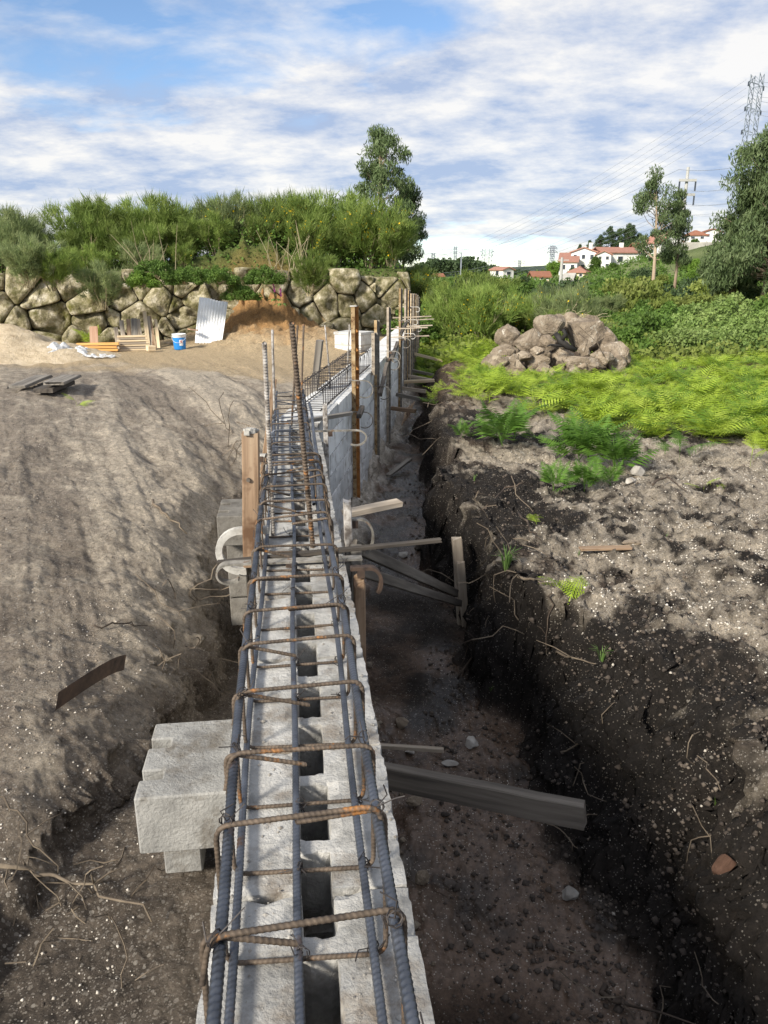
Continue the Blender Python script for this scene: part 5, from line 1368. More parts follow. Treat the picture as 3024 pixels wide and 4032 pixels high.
def make_broom(seed, h=2.2, spread=.9, nst=11, ntw=5200, flowers=0, gap=.0):
    """returns (stem mesh, twig mesh, flower mesh)"""
    rng = np.random.default_rng(seed); mbx = MB(); P = []; D = []; FL = []
    for k in range(nst):
        a = rng.uniform(0, 6.28); t = rng.uniform(.05, .55); L = h * rng.uniform(.55, 1.0)
        b = np.array([math.cos(a), math.sin(a), 0]) * rng.uniform(0, .18); d = np.array([math.cos(a) * t, math.sin(a) * t, 1]); d /= np.linalg.norm(d)
        bend = rng.normal(0, .12, 3) * h; bend[2] = 0
        curve = lambda q: b + d * L * q * .85 + bend * q * q
        mbx.tube([curve(q) for q in (0, .3, .6, .85)], [.018, .013, .009, .004], 5, False)
        for j in range(3):
            q0 = rng.uniform(.3, .7); e = d + rng.normal(0, .4, 3); e[2] = abs(e[2]); mbx.tube([curve(q0), curve(q0) + e * .2 * h * .5, curve(q0) + e * .22 * h + np.array([0, 0, .06])], [.008, .005, .003], 4, False)
        m = ntw // nst
        ncl = 13; qc = .30 + .70 * rng.random(ncl) ** .8; base_c = np.array([curve(x) for x in qc])
        coff = rng.normal(0, 1, (ncl, 3)) * np.array([.16, .16, .07]) * spread * h * .5
        cl = rng.integers(0, ncl, m); cdir = d[None] * .75 + coff * 1.6 + rng.normal(0, .22, (ncl, 3)); cdir[:, 2] = np.abs(cdir[:, 2]) + .15
        p = base_c[cl] + coff[cl] + rng.normal(0, 1, (m, 3)) * .05 * h * .5
        dd = cdir[cl] + rng.normal(0, .42, (m, 3)); dd[:, 2] += .1; dd /= np.linalg.norm(dd, axis=1)[:, None]
        p = p + dd * (rng.random(m) ** 1.5 * .16 * h * .5)[:, None]
        P.append(p); D.append(dd)
        if flowers: idx = rng.integers(0, m, flowers // nst); FL.append(p[idx] + dd[idx] * .12 + rng.normal(0, .02, (len(idx), 3)))
    P = np.concatenate(P); D = np.concatenate(D); n = len(P)
    V, F = tris_from(P, D, rng.uniform(.10, .30, n) * h / 2.2, rng.uniform(.005, .010, n) * h / 2.2 + .002, rng)
    tw = np_mesh('twigs', V, F)
    fm = None
    if flowers:
        FLp = np.concatenate(FL); keep = vn(FLp[:, 0] * 2.2 + seed, FLp[:, 2] * 2.2, seed) > .55; V, F = leaves_from(FLp[keep], .065, rng, .8); fm = np_mesh('flowers', V, F)
    return mbx.mesh('stems'), tw, fm
def make_bush(seed, r=(1, 1, .8), ncl=26, nl=5200, size=.09, aspect=.55, droop=.0, core=.55):
    rng = np.random.default_rng(seed); c = rng.normal(size=(ncl, 3)); c /= np.linalg.norm(c, axis=1)[:, None]; c *= (core + (1 - core) * rng.random((ncl, 1)) ** .5); c[:, 2] = np.abs(c[:, 2]) * .95
    cr = rng.uniform(.18, .36, ncl); k = rng.integers(0, ncl, nl); g = rng.normal(size=(nl, 3)); g /= np.linalg.norm(g, axis=1)[:, None]
    P = (c[k] + g * (cr[k] * rng.random(nl) ** .33)[:, None]) * np.array(r)
    P[:, 2] = np.maximum(P[:, 2], .01)
    V, F = leaves_from(P, size, rng, aspect, droop)
    mbx = MB()
    for j in range(9):
        e = c[j] * np.array(r) * .8; mbx.tube([(0, 0, 0), e * .4 + rng.normal(0, .05, 3) + np.array([0, 0, .1]), e], [.025, .016, .005], 5, False)
    return mbx.mesh('stems'), np_mesh('foliage', V, F)
def make_eucalypt(seed, H=8.0, R=1.9, base=.25, ncl=70, nl=15000, leaf=.20, trunks=1, sparse=.0, cr=(.35, .75), asp=.22):
    rng = np.random.default_rng(seed); mbx = MB(); P = []
    for tr in range(trunks):
        x0 = np.array([rng.normal(0, .25) if trunks > 1 else 0, rng.normal(0, .2) if trunks > 1 else 0, 0]); lean = rng.normal(0, .05, 2) * H
        Ht = H * (1 if tr == 0 else rng.uniform(.7, .95))
        tk = lambda q: x0 + np.array([lean[0] * q + .02 * H * math.sin(3 * q + tr), lean[1] * q, Ht * q])
        mbx.tube([tk(q) for q in np.linspace(0, .97, 9)], [H * .017 * (1 - .85 * q) + .012 for q in np.linspace(0, 1, 9)], 8)
        n = ncl // trunks
        for j in range(n):
            q = base + (1 - base) * ((j + rng.random()) / n); a = rng.uniform(0, 6.28); prof = math.sin(math.pi * min(1, (q - base) / (1 - base) * .80 + .22)) ** .8
            rad = R * prof * rng.uniform(.35, 1.0); b = tk(max(.15, q - .10 - .08 * rng.random()))
            e = tk(q) + np.array([math.cos(a) * rad, math.sin(a) * rad, rng.normal(0, .03) * H])
            m_ = (b + e) / 2 + np.array([0, 0, -.04 * H * rng.random()])
            mbx.tube([b, m_, e], [.03 * H / 8 * (1.2 - q) + .012, .02 * H / 8, .006], 5, False)
            if rng.random() < sparse: continue
            k = nl // (n * trunks); g = rng.normal(size=(k, 3)); g /= np.linalg.norm(g, axis=1)[:, None]; rr = rng.uniform(*cr) * H / 8
            p = e + g * (rr * rng.random(k) ** .4)[:, None] * np.array([1, 1, .8]); p[:, 2] -= .25 * rr; P.append(p)
    P = np.concatenate(P); V, F = leaves_from(P, leaf, rng, asp, .75)
    return mbx.mesh('trunk', smooth=True), np_mesh('crown', V, F)
def make_tree(seed, H=6.0, R=2.4, ncl=40, nl=7000, leaf=.26, asp=.6):
    rng = np.random.default_rng(seed); mbx = MB(); mbx.tube([(0, 0, 0), (.05, 0, H * .3), (0, .05, H * .7)], [H * .03, H * .022, H * .008], 7)
    c = rng.normal(size=(ncl, 3)); c /= np.linalg.norm(c, axis=1)[:, None]; c *= (.45 + .55 * rng.random((ncl, 1)) ** .5); c = c * np.array([R * .8, R * .8, H * .36]) + np.array([0, 0, H * .58])
    for j in range(0, ncl, 3): mbx.tube([(0, 0, H * .3), (c[j] * .5 + np.array([0, 0, H * .2])), c[j]], [.05, .03, .01], 5, False)
    k = rng.integers(0, ncl, nl); g = rng.normal(size=(nl, 3)); g /= np.linalg.norm(g, axis=1)[:, None]; cr = rng.uniform(.25, .45, ncl) * R
    P = c[k] + g * (cr[k] * rng.random(nl) ** .35)[:, None]; V, F = leaves_from(P, leaf, rng, asp)
    return mbx.mesh('trunk', smooth=True), np_mesh('crown', V, F)
def plant(name, parts, p, s, label, cat, group=None, rz=None, sz=None):
    """parts: list of (part name, mesh, material)"""
    r = thing(name, label, cat, p, random.uniform(0, 6.28) if rz is None else rz, group); r.scale = (s, s, s * (sz or 1))
    for nm, me, m in parts:
        if me is None: continue
        o = bpy.data.objects.new(nm, me); COL.objects.link(o); o.parent = r
        if len(me.materials) == 0: me.materials.append(None)
        if nm == 'flowers': o['kind'] = 'stuff'
        o.material_slots[0].link = 'OBJECT'; o.material_slots[0].material = MATS[m]
    return r
BROOM = [make_broom(900 + i, 2.2, .9 + .15 * (i % 3), 10 + i, 9000, flowers=(0, 170, 0, 110, 480)[i]) for i in range(5)]
BUSH = [make_bush(950 + i, (1, 1, .85), 34, 6500, .10, .6) for i in range(4)]
BUSHL = [make_bush(970 + i, (1, 1, .8), 30, 3600, .12, .55) for i in range(3)]
def broom(p, s, label, k, m='broom', group=None, sz=1.0):
    st, tw, fl = BROOM[k]; return plant('broom_shrub', [('stems', st, 'stem'), ('foliage', tw, m), ('flowers', fl, 'yellow_flower')], p, s, label, 'shrub', group, sz=sz)
rnd = random.Random(21)
LB = 'tall fine-twigged green broom shrub in the thicket above the boulder wall'
LBF = 'broom shrub with yellow flowers in the thicket above the boulder wall'
LBG = 'grey-green wispy broom shrub in the thicket above the boulder wall'
GB = 'broom thicket above the boulder wall'
# front row hanging to the wall top, then the thicket behind
for row, (off, n, smin, smax) in enumerate(((.55, 15, .62, .95), (1.2, 15, .9, 1.25), (2.2, 15, 1.0, 1.35), (3.4, 12, 1.05, 1.45))):
    for i in range(n):
        u = 2.2 + (WLEN - 2.4) * (i + rnd.uniform(.1, .9)) / n
        p = W0 + WD * u - WN * (off + rnd.uniform(-.2, .3)); p.z = gz(p.x, p.y) - .08
        if row == 0 and u > WLEN * .72: continue
        if row == 0: p.z = max(p.z, .9)
        ppx = (p.x / (p.y * cp - 2 * sp) * FPX + 1512) / K
        ytop = np.interp(ppx, [-100, 0, 150, 300, 400, 580, 700, 760, 820, 880, 930], [428, 428, 420, 402, 408, 378, 392, 425, 445, 500, 560]) + rnd.uniform(-14, 16) + (90, 48, 8, -6)[row]
        s_ = (at(ppx, ytop, p.y).z - p.z) / 2.25
        k = rnd.choice([0, 0, 2, 2, 1, 3]) if u < WLEN * .72 else rnd.choice([0, 1, 2, 4, 4])
        m = 'broom_grey' if (rnd.random() < (.45 if u < WLEN * .5 else .18)) else 'broom'
        look = 'grey-green wispy broom' if m == 'broom_grey' else ('yellow-flowered broom' if k in (1, 3, 4) else 'fine-twigged green broom')
        zone = 'the sand heap' if ppx < 95 else 'the plastic sheet' if ppx < 175 else 'the stacked timber' if ppx < 290 else 'the leaning boards' if ppx < 360 else 'the blue bucket' if ppx < 425 else 'the metal sheet' if ppx < 500 else 'the soil mound' if ppx < 640 else 'the dark stake' if ppx < 725 else 'the tall orange post' if ppx < 800 else 'the wall corner'
        lb = '%s, %s row of the thicket above %s' % (look, ('front', 'second', 'third', 'hindmost')[row], zone)
        broom(p, max(.4, s_), lb, k, m, GB)
# corner shrub with many flowers, and low bushes spilling over the stones
for i, (px, py, Y, s, lb) in enumerate(((845, 545, 25.0, .85, 'rounded broom with strong yellow flowers at the right end of the boulder wall'), (893, 590, 25.6, .9, 'broom spilling round the corner of the boulder wall'), (800, 540, 25.2, 1.1, 'tall flowering broom left of the wall corner'))):
    p = at(px, py, Y); p.z = gz(p.x, p.y); broom(p, s, lb, 4, 'broom')
for i, (px, py, Y, s, m, lb) in enumerate(((668, 612, 21.6, .62, 'broom', 'round feathery bush hanging over the boulders right of the soil mound'), (520, 625, 21.0, .48, 'bramble', 'narrow drooping bush hanging down the boulders above the metal sheet'), (222, 640, 19.4, .58, 'broom_grey', 'low grey-green bush spread over the boulders behind the timber'), (305, 600, 19.9, .42, 'lime_tree', 'yellowish leafy bush on the wall top above the leaning boards'), (60, 590, 18.6, .6, 'broom_grey', 'grey bush over the wall top at the left edge'), (110, 600, 18.9, .55, 'broom', 'green bush over the wall top above the sand heap'), (400, 590, 20.4, .5, 'bramble', 'dark bramble on the wall top over the biggest boulder'), (470, 590, 20.7, .5, 'bramble', 'dark bramble left of the drooping bush'), (340, 575, 20.2, .55, 'bramble', 'glossy bramble beneath the middle brooms'), (570, 590, 21.3, .5, 'bramble', 'bramble among bare stems in the middle of the thicket'))):
    p = at(px, py, Y); p.z -= s * .55; st, fo = BUSH[i % 4]
    if m.startswith('broom'): 
        st, fo, _ = BROOM[2]; p.z -= .0; plant('bush', [('stems', st, 'stem'), ('foliage', fo, m)], p, s, lb, 'shrub')
    else: plant('bush', [('stems', st, 'stem'), ('foliage', fo, m)], p, s, lb, 'shrub')
# bare pale stems in the thicket
for i, (px, py) in enumerate(((600, 560), (640, 545), (330, 545))):
    p = at(px, py, 21.6); mbx = MB(); r_ = random.Random(i)
    for k in range(9):
        b_ = p + Vector((r_.gauss(0, .25), r_.gauss(0, .12), -.5)); e = Vector((r_.gauss(0, .35), r_.gauss(0, .1), r_.uniform(.6, 1.3))); mbx.tube([b_, b_ + e * .5 + Vector((r_.gauss(0, .07), 0, 0)), b_ + e], [.012, .009, .004], 4, False)
    o = mbx.build('dry_stems', MATS['stem']); tag(o, ['dead pale stems in the middle of the thicket', 'tall bare stems right of the dead ones', 'bare stems in the left middle of the thicket'][i], 'stems')
# foxgloves on the soil mound
for i, (px, py) in enumerate(((592, 622), (606, 632))):
    p = at(px, py, 21.5); mbx = MB()
    for k in range(14): mbx.box(p + Vector((random.gauss(0, .012), random.gauss(0, .012), -.10 + .016 * k)), (.03, .03, .02), random.uniform(0, 3))
    fx = thing('foxglove', ['upper purple foxglove growing between the boulders', 'lower purple foxglove growing between the boulders'][i], 'flower', p - Vector((0, 0, .35)))
    mbx.build('bloom', MATS['purple_flower'], fx); q = MB(); q.tube([p - Vector((0, 0, .35)), p], .006, 4); q.build('stalk', MATS['grass'], fx)
    q = MB()
    for k in range(7): a = k * .9; e = p - Vector((0, 0, .33)); q.add([e, e + Vector((.14 * math.cos(a) - .04 * math.sin(a), .14 * math.sin(a) + .04 * math.cos(a), .05)), e + Vector((.26 * math.cos(a), .26 * math.sin(a), -.03)), e + Vector((.14 * math.cos(a) + .04 * math.sin(a), .14 * math.sin(a) - .04 * math.cos(a), .05))], [(0, 1, 2, 3)])
    q.build('leaf', MATS['grass'], fx)

# right-hand scrub: brooms near the wall corner, then mixed bushes back to the trees
GR = 'scrub on the right behind the bracken'
spec = []
for i in range(16):
    spec.append((rnd.uniform(905, 1240), rnd.uniform(19.5, 30), 'b'))
for i in range(46):
    spec.append((rnd.uniform(1180, 1800), rnd.uniform(18.0, 34), 'l'))
for i in range(34):
    spec.append((rnd.uniform(930, 1720), rnd.uniform(34, 62), 'f'))
def scrub_label(kind, m, px, Y):
    look = {'broom': 'feathery green broom bush', 'broom_grey': 'dull twiggy broom bush', 'bush_light': 'light green leafy bush', 'bramble': 'mid green leafy bush', 'bush_blue': 'bluish green leafy bush', 'dark_tree': 'dark green bush'}[m]
    zone = 'beside the wall corner' if px < 985 else 'left of the boulder pile' if px < 1075 else 'behind the left of the pile' if px < 1160 else 'behind the pile top' if px < 1250 else 'behind the right of the pile' if px < 1350 else 'below the slim eucalyptus' if px < 1440 else 'below the concrete pole' if px < 1520 else 'below the drooping eucalyptus' if px < 1600 else 'at the right edge'
    dist = 'nearest' if Y < 21 else 'second' if Y < 25 else 'middle' if Y < 30 else 'fourth' if Y < 38 else 'fifth' if Y < 48 else 'farthest'
    return '%s, %s scrub row %s' % (look, dist, zone)
for i, (px, Y, kind) in enumerate(spec):
    p = at(px, 640, Y); p.z = gz(p.x, p.y) - .1
    if kind == 'b':
        m = 'broom' if i % 3 else 'broom_grey'; broom(p, (at(px, rnd.uniform(588, 640), Y).z - p.z) / 2.2, scrub_label('b', m, px, Y), rnd.choice([0, 2, 3, 4, 1]), m, GR)
    elif kind == 'l':
        m = rnd.choice(['bush_light', 'bush_light', 'bramble', 'broom_grey']) if px < 1480 else rnd.choice(['bush_blue', 'bush_blue', 'bush_light', 'bramble'])
        if px > 1420 and Y < 22: m = 'bush_blue'
        sc_ = max(.5, (at(px, np.interp(Y, [18, 24, 34], [705, 655, 612]) + rnd.uniform(-22, 26), Y).z - p.z) / 1.1)
        if m == 'broom_grey': plant('bush', [('stems', BROOM[0][0], 'stem'), ('foliage', BROOM[0][1], m)], p, sc_ * .62, scrub_label('l', m, px, Y), 'shrub', GR)
        else: st, fo = BUSH[i % 4]; plant('bush', [('stems', st, 'stem'), ('foliage', fo, m)], p, sc_, scrub_label('l', m, px, Y), 'shrub', GR)
    else:
        m = rnd.choice(['bush_light', 'bramble', 'bush_light', 'dark_tree']); st, fo = BUSHL[i % 3]
        plant('bush', [('stems', st, 'stem'), ('foliage', fo, m)], p, max(.8, (at(px, np.interp(Y, [34, 62], [612, 592]) + rnd.uniform(-16, 14), Y).z - p.z) / 1.15), scrub_label('f', m, px, Y), 'shrub', GR, sz=rnd.uniform(.9, 1.3))
for (px, Y, s, k, lb) in ((985, 20.6, .9, 3, 'slender pale-stemmed broom left of the boulder pile'), (1045, 20.0, .85, 4, 'flowering broom just left of the boulder pile'), (1010, 22.5, 1.0, 2, 'grey broom behind the slender pale-stemmed one'), (1205, 19.0, .5, 4, 'bright yellow flowering broom behind the top of the pile'), (1268, 19.2, .45, 4, 'small yellow flowering broom behind the right of the pile')):
    p = at(px, 640, Y); p.z = gz(p.x, p.y) - .05; broom(p, s, lb, k, 'broom')
for i, (px, Y, s, lb) in enumerate(((915, 22.5, 1.0, 'dark leafy bush at the corner of the boulder wall'), (940, 21.0, .8, 'leafy bush above the fern patch left of the pile'), (905, 20.4, .62, 'low leafy bush beside the far uprights'), (985, 21.2, .7, 'leafy bush behind the slender broom'))):
    p = at(px, 680, Y); p.z = gz(p.x, p.y) - .1; st, fo = BUSH[i % 4]; plant('bush', [('stems', st, 'stem'), ('foliage', fo, 'bramble')], p, s, lb, 'shrub')

# ---- eucalypts
def eu(px, py_base, py_top, Y, label, seed, R, **kw):
    a = at(px, py_base, Y); t = at(px, py_top, Y); H = t.z - a.z
    tr, cr = make_eucalypt(seed, H, R, **kw)
    return plant('eucalyptus_tree', [('trunk', tr, 'bark_pale'), ('crown', cr, 'eucalypt')], a, 1.0, label, 'tree', rz=0)
eu(815, 600, 278, 44, 'tall eucalyptus rising behind the broom thicket in the centre', 31, 2.7, base=.22, ncl=84, nl=17000, leaf=.24, trunks=2)
eu(868, 600, 400, 46, 'smaller eucalyptus at the right of the central tall one', 32, 1.3, base=.2, ncl=40, nl=6500, leaf=.24)
eu(1640, 650, 232, 38, 'big leafy eucalyptus filling the right edge', 33, 3.3, base=.06, ncl=190, nl=52000, leaf=.26, trunks=3, cr=(.4, .8))
eu(1572, 640, 405, 40, 'left-hand part-tree of the big right eucalyptus group, drooping', 34, 1.7, base=.05, ncl=100, nl=22000, leaf=.25, trunks=2)
eu(1408, 640, 378, 62, 'slim bare-trunked eucalyptus in front of the red-roofed hillside', 35, 2.1, base=.40, ncl=34, nl=7000, leaf=.30, cr=(.35, .7))
eu(1455, 640, 418, 63, 'slim eucalyptus right beside the concrete pylon pole', 36, 1.3, base=.35, ncl=26, nl=5500, leaf=.30, cr=(.35, .65))

# ------------------------------------------------------------------ hillside: houses, trees
def house(label, px, py_base, py_eave, Y, wpx, depth, rot, roof='gable', wallm='plaster_white', roofm='roof_tile', floors=2, cols=3, ridge=.17, chimney=False):
    b = at(px, py_base, Y); t = at(px, py_eave, Y); k = Y / (FPX / K) / cp; W = wpx * k; H = t.z - b.z; D_ = depth
    r = thing('house', label, 'house', (b.x, b.y, b.z), rot)
    g = MB(); sk = 3.0; g.box((0, D_ / 2, (H - sk) / 2), (W, D_, H + sk)); 
    if roof == 'gable':      # gable end towards the viewer
        rg = H + W * ridge
        g.add([(-W / 2, .002, H), (W / 2, .002, H), (0, .002, rg), (-W / 2, D_ - .002, H), (W / 2, D_ - .002, H), (0, D_ - .002, rg)], [(0, 1, 2), (5, 4, 3)])
    g.build('wall', MATS[wallm], r, world=False)
    g = MB(); o_ = .35; th = .22
    if roof == 'gable':
        for s in (-1, 1):
            A = [(s * (W / 2 + o_), -o_, H - o_ * ridge * 2), (0, -o_, rg), (0, D_ + o_, rg), (s * (W / 2 + o_), D_ + o_, H - o_ * ridge * 2)]
            g.add(A + [(x, y, z + th) for x, y, z in A], [(0, 1, 2, 3), (4, 7, 6, 5), (0, 4, 5, 1), (1, 5, 6, 2), (2, 6, 7, 3), (3, 7, 4, 0)])
    else:                    # ridge parallel to the front
        rg = H + D_ * ridge
        for y0, y1 in ((-o_, D_ / 2), (D_ + o_, D_ / 2)):
            A = [(-W / 2 - o_, y0, H - .1), (W / 2 + o_, y0, H - .1), (W / 2 + o_, y1, rg), (-W / 2 - o_, y1, rg)]
            if roof == 'hip': A[2] = (W / 2 - D_ * .3, y1, rg); A[3] = (-W / 2 + D_ * .3, y1, rg)
            g.add(A + [(x, y, z + th) for x, y, z in A], [(0, 1, 2, 3), (4, 7, 6, 5), (0, 4, 5, 1), (1, 5, 6, 2), (2, 6, 7, 3), (3, 7, 4, 0)])
        for s in (-1, 1):
            if roof == 'hip': A = [(s * (W / 2 + o_), -o_, H - .1), (s * (W / 2 + o_), D_ + o_, H - .1), (s * (W / 2 - D_ * .3), D_ / 2, rg + th)]
            else: A = [(s * (W / 2 - .01), 0, H), (s * (W / 2 - .01), D_, H), (s * (W / 2 - .01), D_ / 2, rg)]
            g.add(A, [(0, 1, 2)])
    rf = g.build('roof', MATS[roofm], r, world=False)
    if chimney: g = MB(); g.box((W * .2, D_ * .5, rg + .3), (.7, .7, 1.6)); g.build('chimney', MATS[wallm], rf, world=False)
    for f in range(floors):
        for c in range(cols):
            z = H * (f + .55) / floors; x = W * ((c + .5) / cols - .5); ww = min(1.1, W / cols * .38); wh = min(1.2, H / floors * .42)
            fr = MB(); fr.box((x, -.03, z), (ww + .16, .1, wh + .16)); fo = fr.build('window', MATS['plaster_white'], r, world=False)
            pn = MB(); pn.box((x, -.07, z), (ww, .06, wh)); pn.build('pane', MATS['glass_dark'], fo, world=False)
    # side windows on the left flank
    for f in range(floors):
        z = H * (f + .55) / floors; pn = MB(); pn.box((-W / 2 - .03, D_ * .45, z), (.08, 1.0, 1.0)); pn.build('window', MATS['glass_dark'], r, world=False)
    return r
Rz = math.radians
house('white two-storey house with a red gable roof, left of the pair on the hillside', 1258, 588, 545, 170, 48, 6, Rz(-20), 'gable', floors=2, cols=3, chimney=True)
house('low white house with a bright red roof stepping down left of the gabled one', 1226, 590, 566, 166, 34, 6, Rz(-15), 'side', floors=1, cols=2)
house('lower red-roofed annexe left of the gabled white house', 1234, 588, 556, 176, 46, 5, Rz(-15), 'side', floors=2, cols=2)
house('long white house with a red roof right of the gabled one', 1338, 578, 546, 172, 76, 6, Rz(12), 'side', floors=1, cols=1, chimney=True)
house('small pale blue-white house end at the left of the long white house', 1302, 582, 550, 168, 28, 5, Rz(-12), 'gable', floors=2, cols=2, ridge=.22)
house('house with a bright orange-red roof behind the slim eucalyptus', 1448, 560, 524, 176, 52, 6, Rz(18), 'gable', floors=1, cols=1, ridge=.36)
house('brown-roofed house partly hidden left of the slim eucalyptus', 1398, 566, 536, 180, 44, 6, Rz(0), 'side', roofm='roof_brown', floors=1, cols=2)
house('white villa with brown hipped roof high on the right hillside', 1506, 520, 508, 190, 34, 6, Rz(-10), 'hip', roofm='roof_brown', floors=1, cols=2)
house('second brown-roofed villa on the skyline beside the big eucalyptus', 1538, 516, 502, 195, 34, 6, Rz(-10), 'gable', roofm='roof_brown', floors=1, cols=2)
house('small cream house with an orange roof among trees below the gabled one', 1246, 602, 588, 120, 28, 4, Rz(-22), 'hip', 'plaster_cream', floors=1, cols=2)
house('little white shed by the thin pole below the cream house', 1226, 612, 604, 112, 14, 4, Rz(-20), 'side', roofm='plaster_grey', floors=1, cols=1)
house('white gabled house among the trees left of centre distance', 1098, 598, 583, 190, 26, 5, Rz(30), 'gable', floors=1, cols=1)
house('brown-tiled house low in the trees left of the thin pole', 1170, 606, 598, 130, 32, 4, Rz(0), 'side', 'plaster_cream', 'roof_brown', floors=1, cols=3)
house('small white house at the foot of the dark distant wood', 950, 606, 598, 210, 16, 4, Rz(10), 'side', roofm='roof_brown', floors=1, cols=2)
# stone terrace wall on the hillside
g = MB(); a_, b_ = at(1475, 530, 165), at(1545, 528, 165); g.box(((a_.x + b_.x) / 2, 165, (a_.z + b_.z) / 2 - 1.2), (b_.x - a_.x, .6, 3.4), -.05); o = g.build('terrace_wall', MATS['plaster_grey']); tag(o, 'grey retaining wall on the hillside under the villas', 'wall')
TREES = [make_tree(700 + i, 6.0, 2.4 + .3 * i, 42, 6500, .34) for i in range(3)]
DARK = [make_eucalypt(720 + i, 12.0, 2.8 + .4 * i, base=.25, ncl=46, nl=6000, leaf=.55, asp=.35, cr=(.45, .9)) for i in range(3)]
def tree(px, py_base, py_top, Y, k, m, label, group=None):
    a = at(px, py_base, Y); t = at(px, py_top, Y); tr, cr = TREES[k]; s = (t.z - a.z) / 5.9
    a.z -= .3
    return plant('tree', [('trunk', tr, 'bark_dark'), ('crown', cr, m)], a, s, label, 'tree', group)
tree(1500, 600, 555, 100, 0, 'lime_tree', 'bright green round tree right of the concrete pole')
tree(1505, 640, 572, 72, 1, 'lime_tree', 'yellow-green tree below the bright round one')
tree(1478, 598, 552, 108, 1, 'bramble', 'mid green tree just left of the bright round one')
tree(1600, 600, 560, 90, 2, 'bramble', 'dark tree behind the big right eucalyptus')
tree(1285, 590, 552, 150, 0, 'bramble', 'green tree between the two white houses')
tree(1195, 600, 560, 140, 1, 'lime_tree', 'light green tree left of the gabled house')
tree(1010, 640, 578, 70, 2, 'bush_light', 'pale green round tree in front of the distant wood')
tree(1080, 640, 595, 75, 1, 'bramble', 'green tree right of the pale round one')
tree(1130, 640, 592, 80, 0, 'dark_tree', 'dark green broad tree in the middle of the valley')
tree(1180, 640, 600, 82, 2, 'dark_tree', 'dark green tree left of the thin pole')
tree(1262, 640, 596, 90, 1, 'dark_tree', 'dark tree right of the thin pole below the cream house')
tree(1300, 640, 598, 95, 0, 'dark_tree', 'deep green tree below the long white house')
tree(1345, 640, 590, 78, 2, 'bramble', 'green tree below the right end of the long white house')
tree(1385, 640, 572, 92, 1, 'dark_tree', 'dark tree at the foot of the slim eucalyptus')
tree(1425, 640, 588, 74, 0, 'bush_light', 'light tree beneath the slim eucalyptus pair')
tree(960, 645, 600, 62, 0, 'bush_light', 'light green tree just right of the wall corner scrub')
tree(1545, 560, 540, 150, 0, 'dark_tree', 'small dark tree on the hillside meadow')
tree(1500, 532, 512, 185, 2, 'bramble', 'hedge-like green tree under the hipped villa')
tree(1415, 580, 545, 150, 2, 'dark_tree', 'dark hillside tree between the brown-roofed and orange-roofed houses')
tree(1322, 612, 566, 140, 0, 'bramble', 'green tree in front of the long white house')
tree(1240, 612, 574, 135, 2, 'dark_tree', 'dark green tree in front of the gabled white house')
# hilltop eucalypts behind the houses
for i, (px, top, k) in enumerate(((1270, 520, 0), (1292, 508, 1), (1310, 492, 2), (1330, 496, 0), (1345, 485, 1), (1362, 490, 2), (1380, 505, 0), (1252, 528, 1), (1400, 510, 2))):
    a = at(px, 560, 230); t = at(px, top, 230); tr, cr = DARK[k]
    plant('eucalyptus_tree', [('trunk', tr, 'bark_dark'), ('crown', cr, 'dark_tree')], a, (t.z - a.z) / 12, 'dark hilltop eucalyptus behind the white houses, %s of the row as listed' % i if False else '%s dark eucalyptus from the left on the hilltop behind the houses' % {1252: 'first', 1270: 'second', 1292: 'third', 1310: 'fourth', 1330: 'fifth', 1345: 'sixth', 1362: 'seventh', 1380: 'eighth', 1400: 'ninth'}[px], 'tree', 'hilltop eucalyptus row', rz=random.uniform(0, 6))
# the far wood reads as one dark mass
def far_wood():
    rng = np.random.default_rng(77); PP = []; mbx = MB()
    for i in range(90):
        px = rng.uniform(900, 1120) if i < 70 else rng.uniform(1100, 1240); d = rng.uniform(380, 460)
        top = np.interp(px, [900, 930, 960, 985, 1000, 1020, 1045, 1080, 1120, 1240], [566, 560, 556, 560, 548, 556, 570, 578, 584, 588]) + rng.uniform(-2, 10)
        a = at(px, 606, d); t = at(px, top, d); H = t.z - a.z
        k = 260; q = .3 + .7 * rng.random(k); ctr = rng.normal(0, 1, (5, 3)) * np.array([1.3, 1.3, 0]); ci = rng.integers(0, 5, k)
        PP.append(np.stack([a.x + ctr[ci, 0] + rng.normal(0, 1.1, k) * (1.25 - q), a.y + ctr[ci, 1] + rng.normal(0, 1.1, k), a.z + H * q], -1)); mbx.tube([a, t - Vector((0, 0, H * .15))], [.25, .08], 4, False)
    V, F = leaves_from(np.concatenate(PP), 1.35, rng, .6)
    o = link('far_wood', np_mesh('far_wood', V, F), MATS['dark_tree']); tag(o, 'distant dark wood on the skyline right of the boulder wall corner', 'wood', kind='stuff')
far_wood()
# leafy cover of the valley and slopes, too far to count
def valley_cover():
    rng = np.random.default_rng(88); n = 850; az = np.radians(rng.uniform(2, 34, n)); r = 62 + 150 * rng.random(n) ** 1.0
    x = r * np.sin(az); y = r * np.cos(az); azd = np.degrees(az)
    keep = ~((azd > 20.3) & (azd < 24.5) & (r > 105)); keep &= rng.random(n) < np.where(r > 120, .42, 1); x, y, r = x[keep], y[keep], r[keep]; z = field(x, y)[0]
    PP = []
    for i in range(len(x)):
        s = rng.uniform(.7, 1.7); k = 70; g = rng.normal(size=(k, 3)); g /= np.linalg.norm(g, axis=1)[:, None]; g[:, 2] = np.abs(g[:, 2]); PP.append(np.array([x[i], y[i], z[i]]) + g * s * rng.random((k, 1)) ** .4 * np.array([1.3, 1.3, 1.0]))
    V, F = leaves_from(np.concatenate(PP), .42, rng, .6)
    o = link('valley_scrub', np_mesh('valley_scrub', V, F), MATS['bramble']); tag(o, 'low green scrub covering the valley below the houses', 'scrub', kind='stuff')
valley_cover()
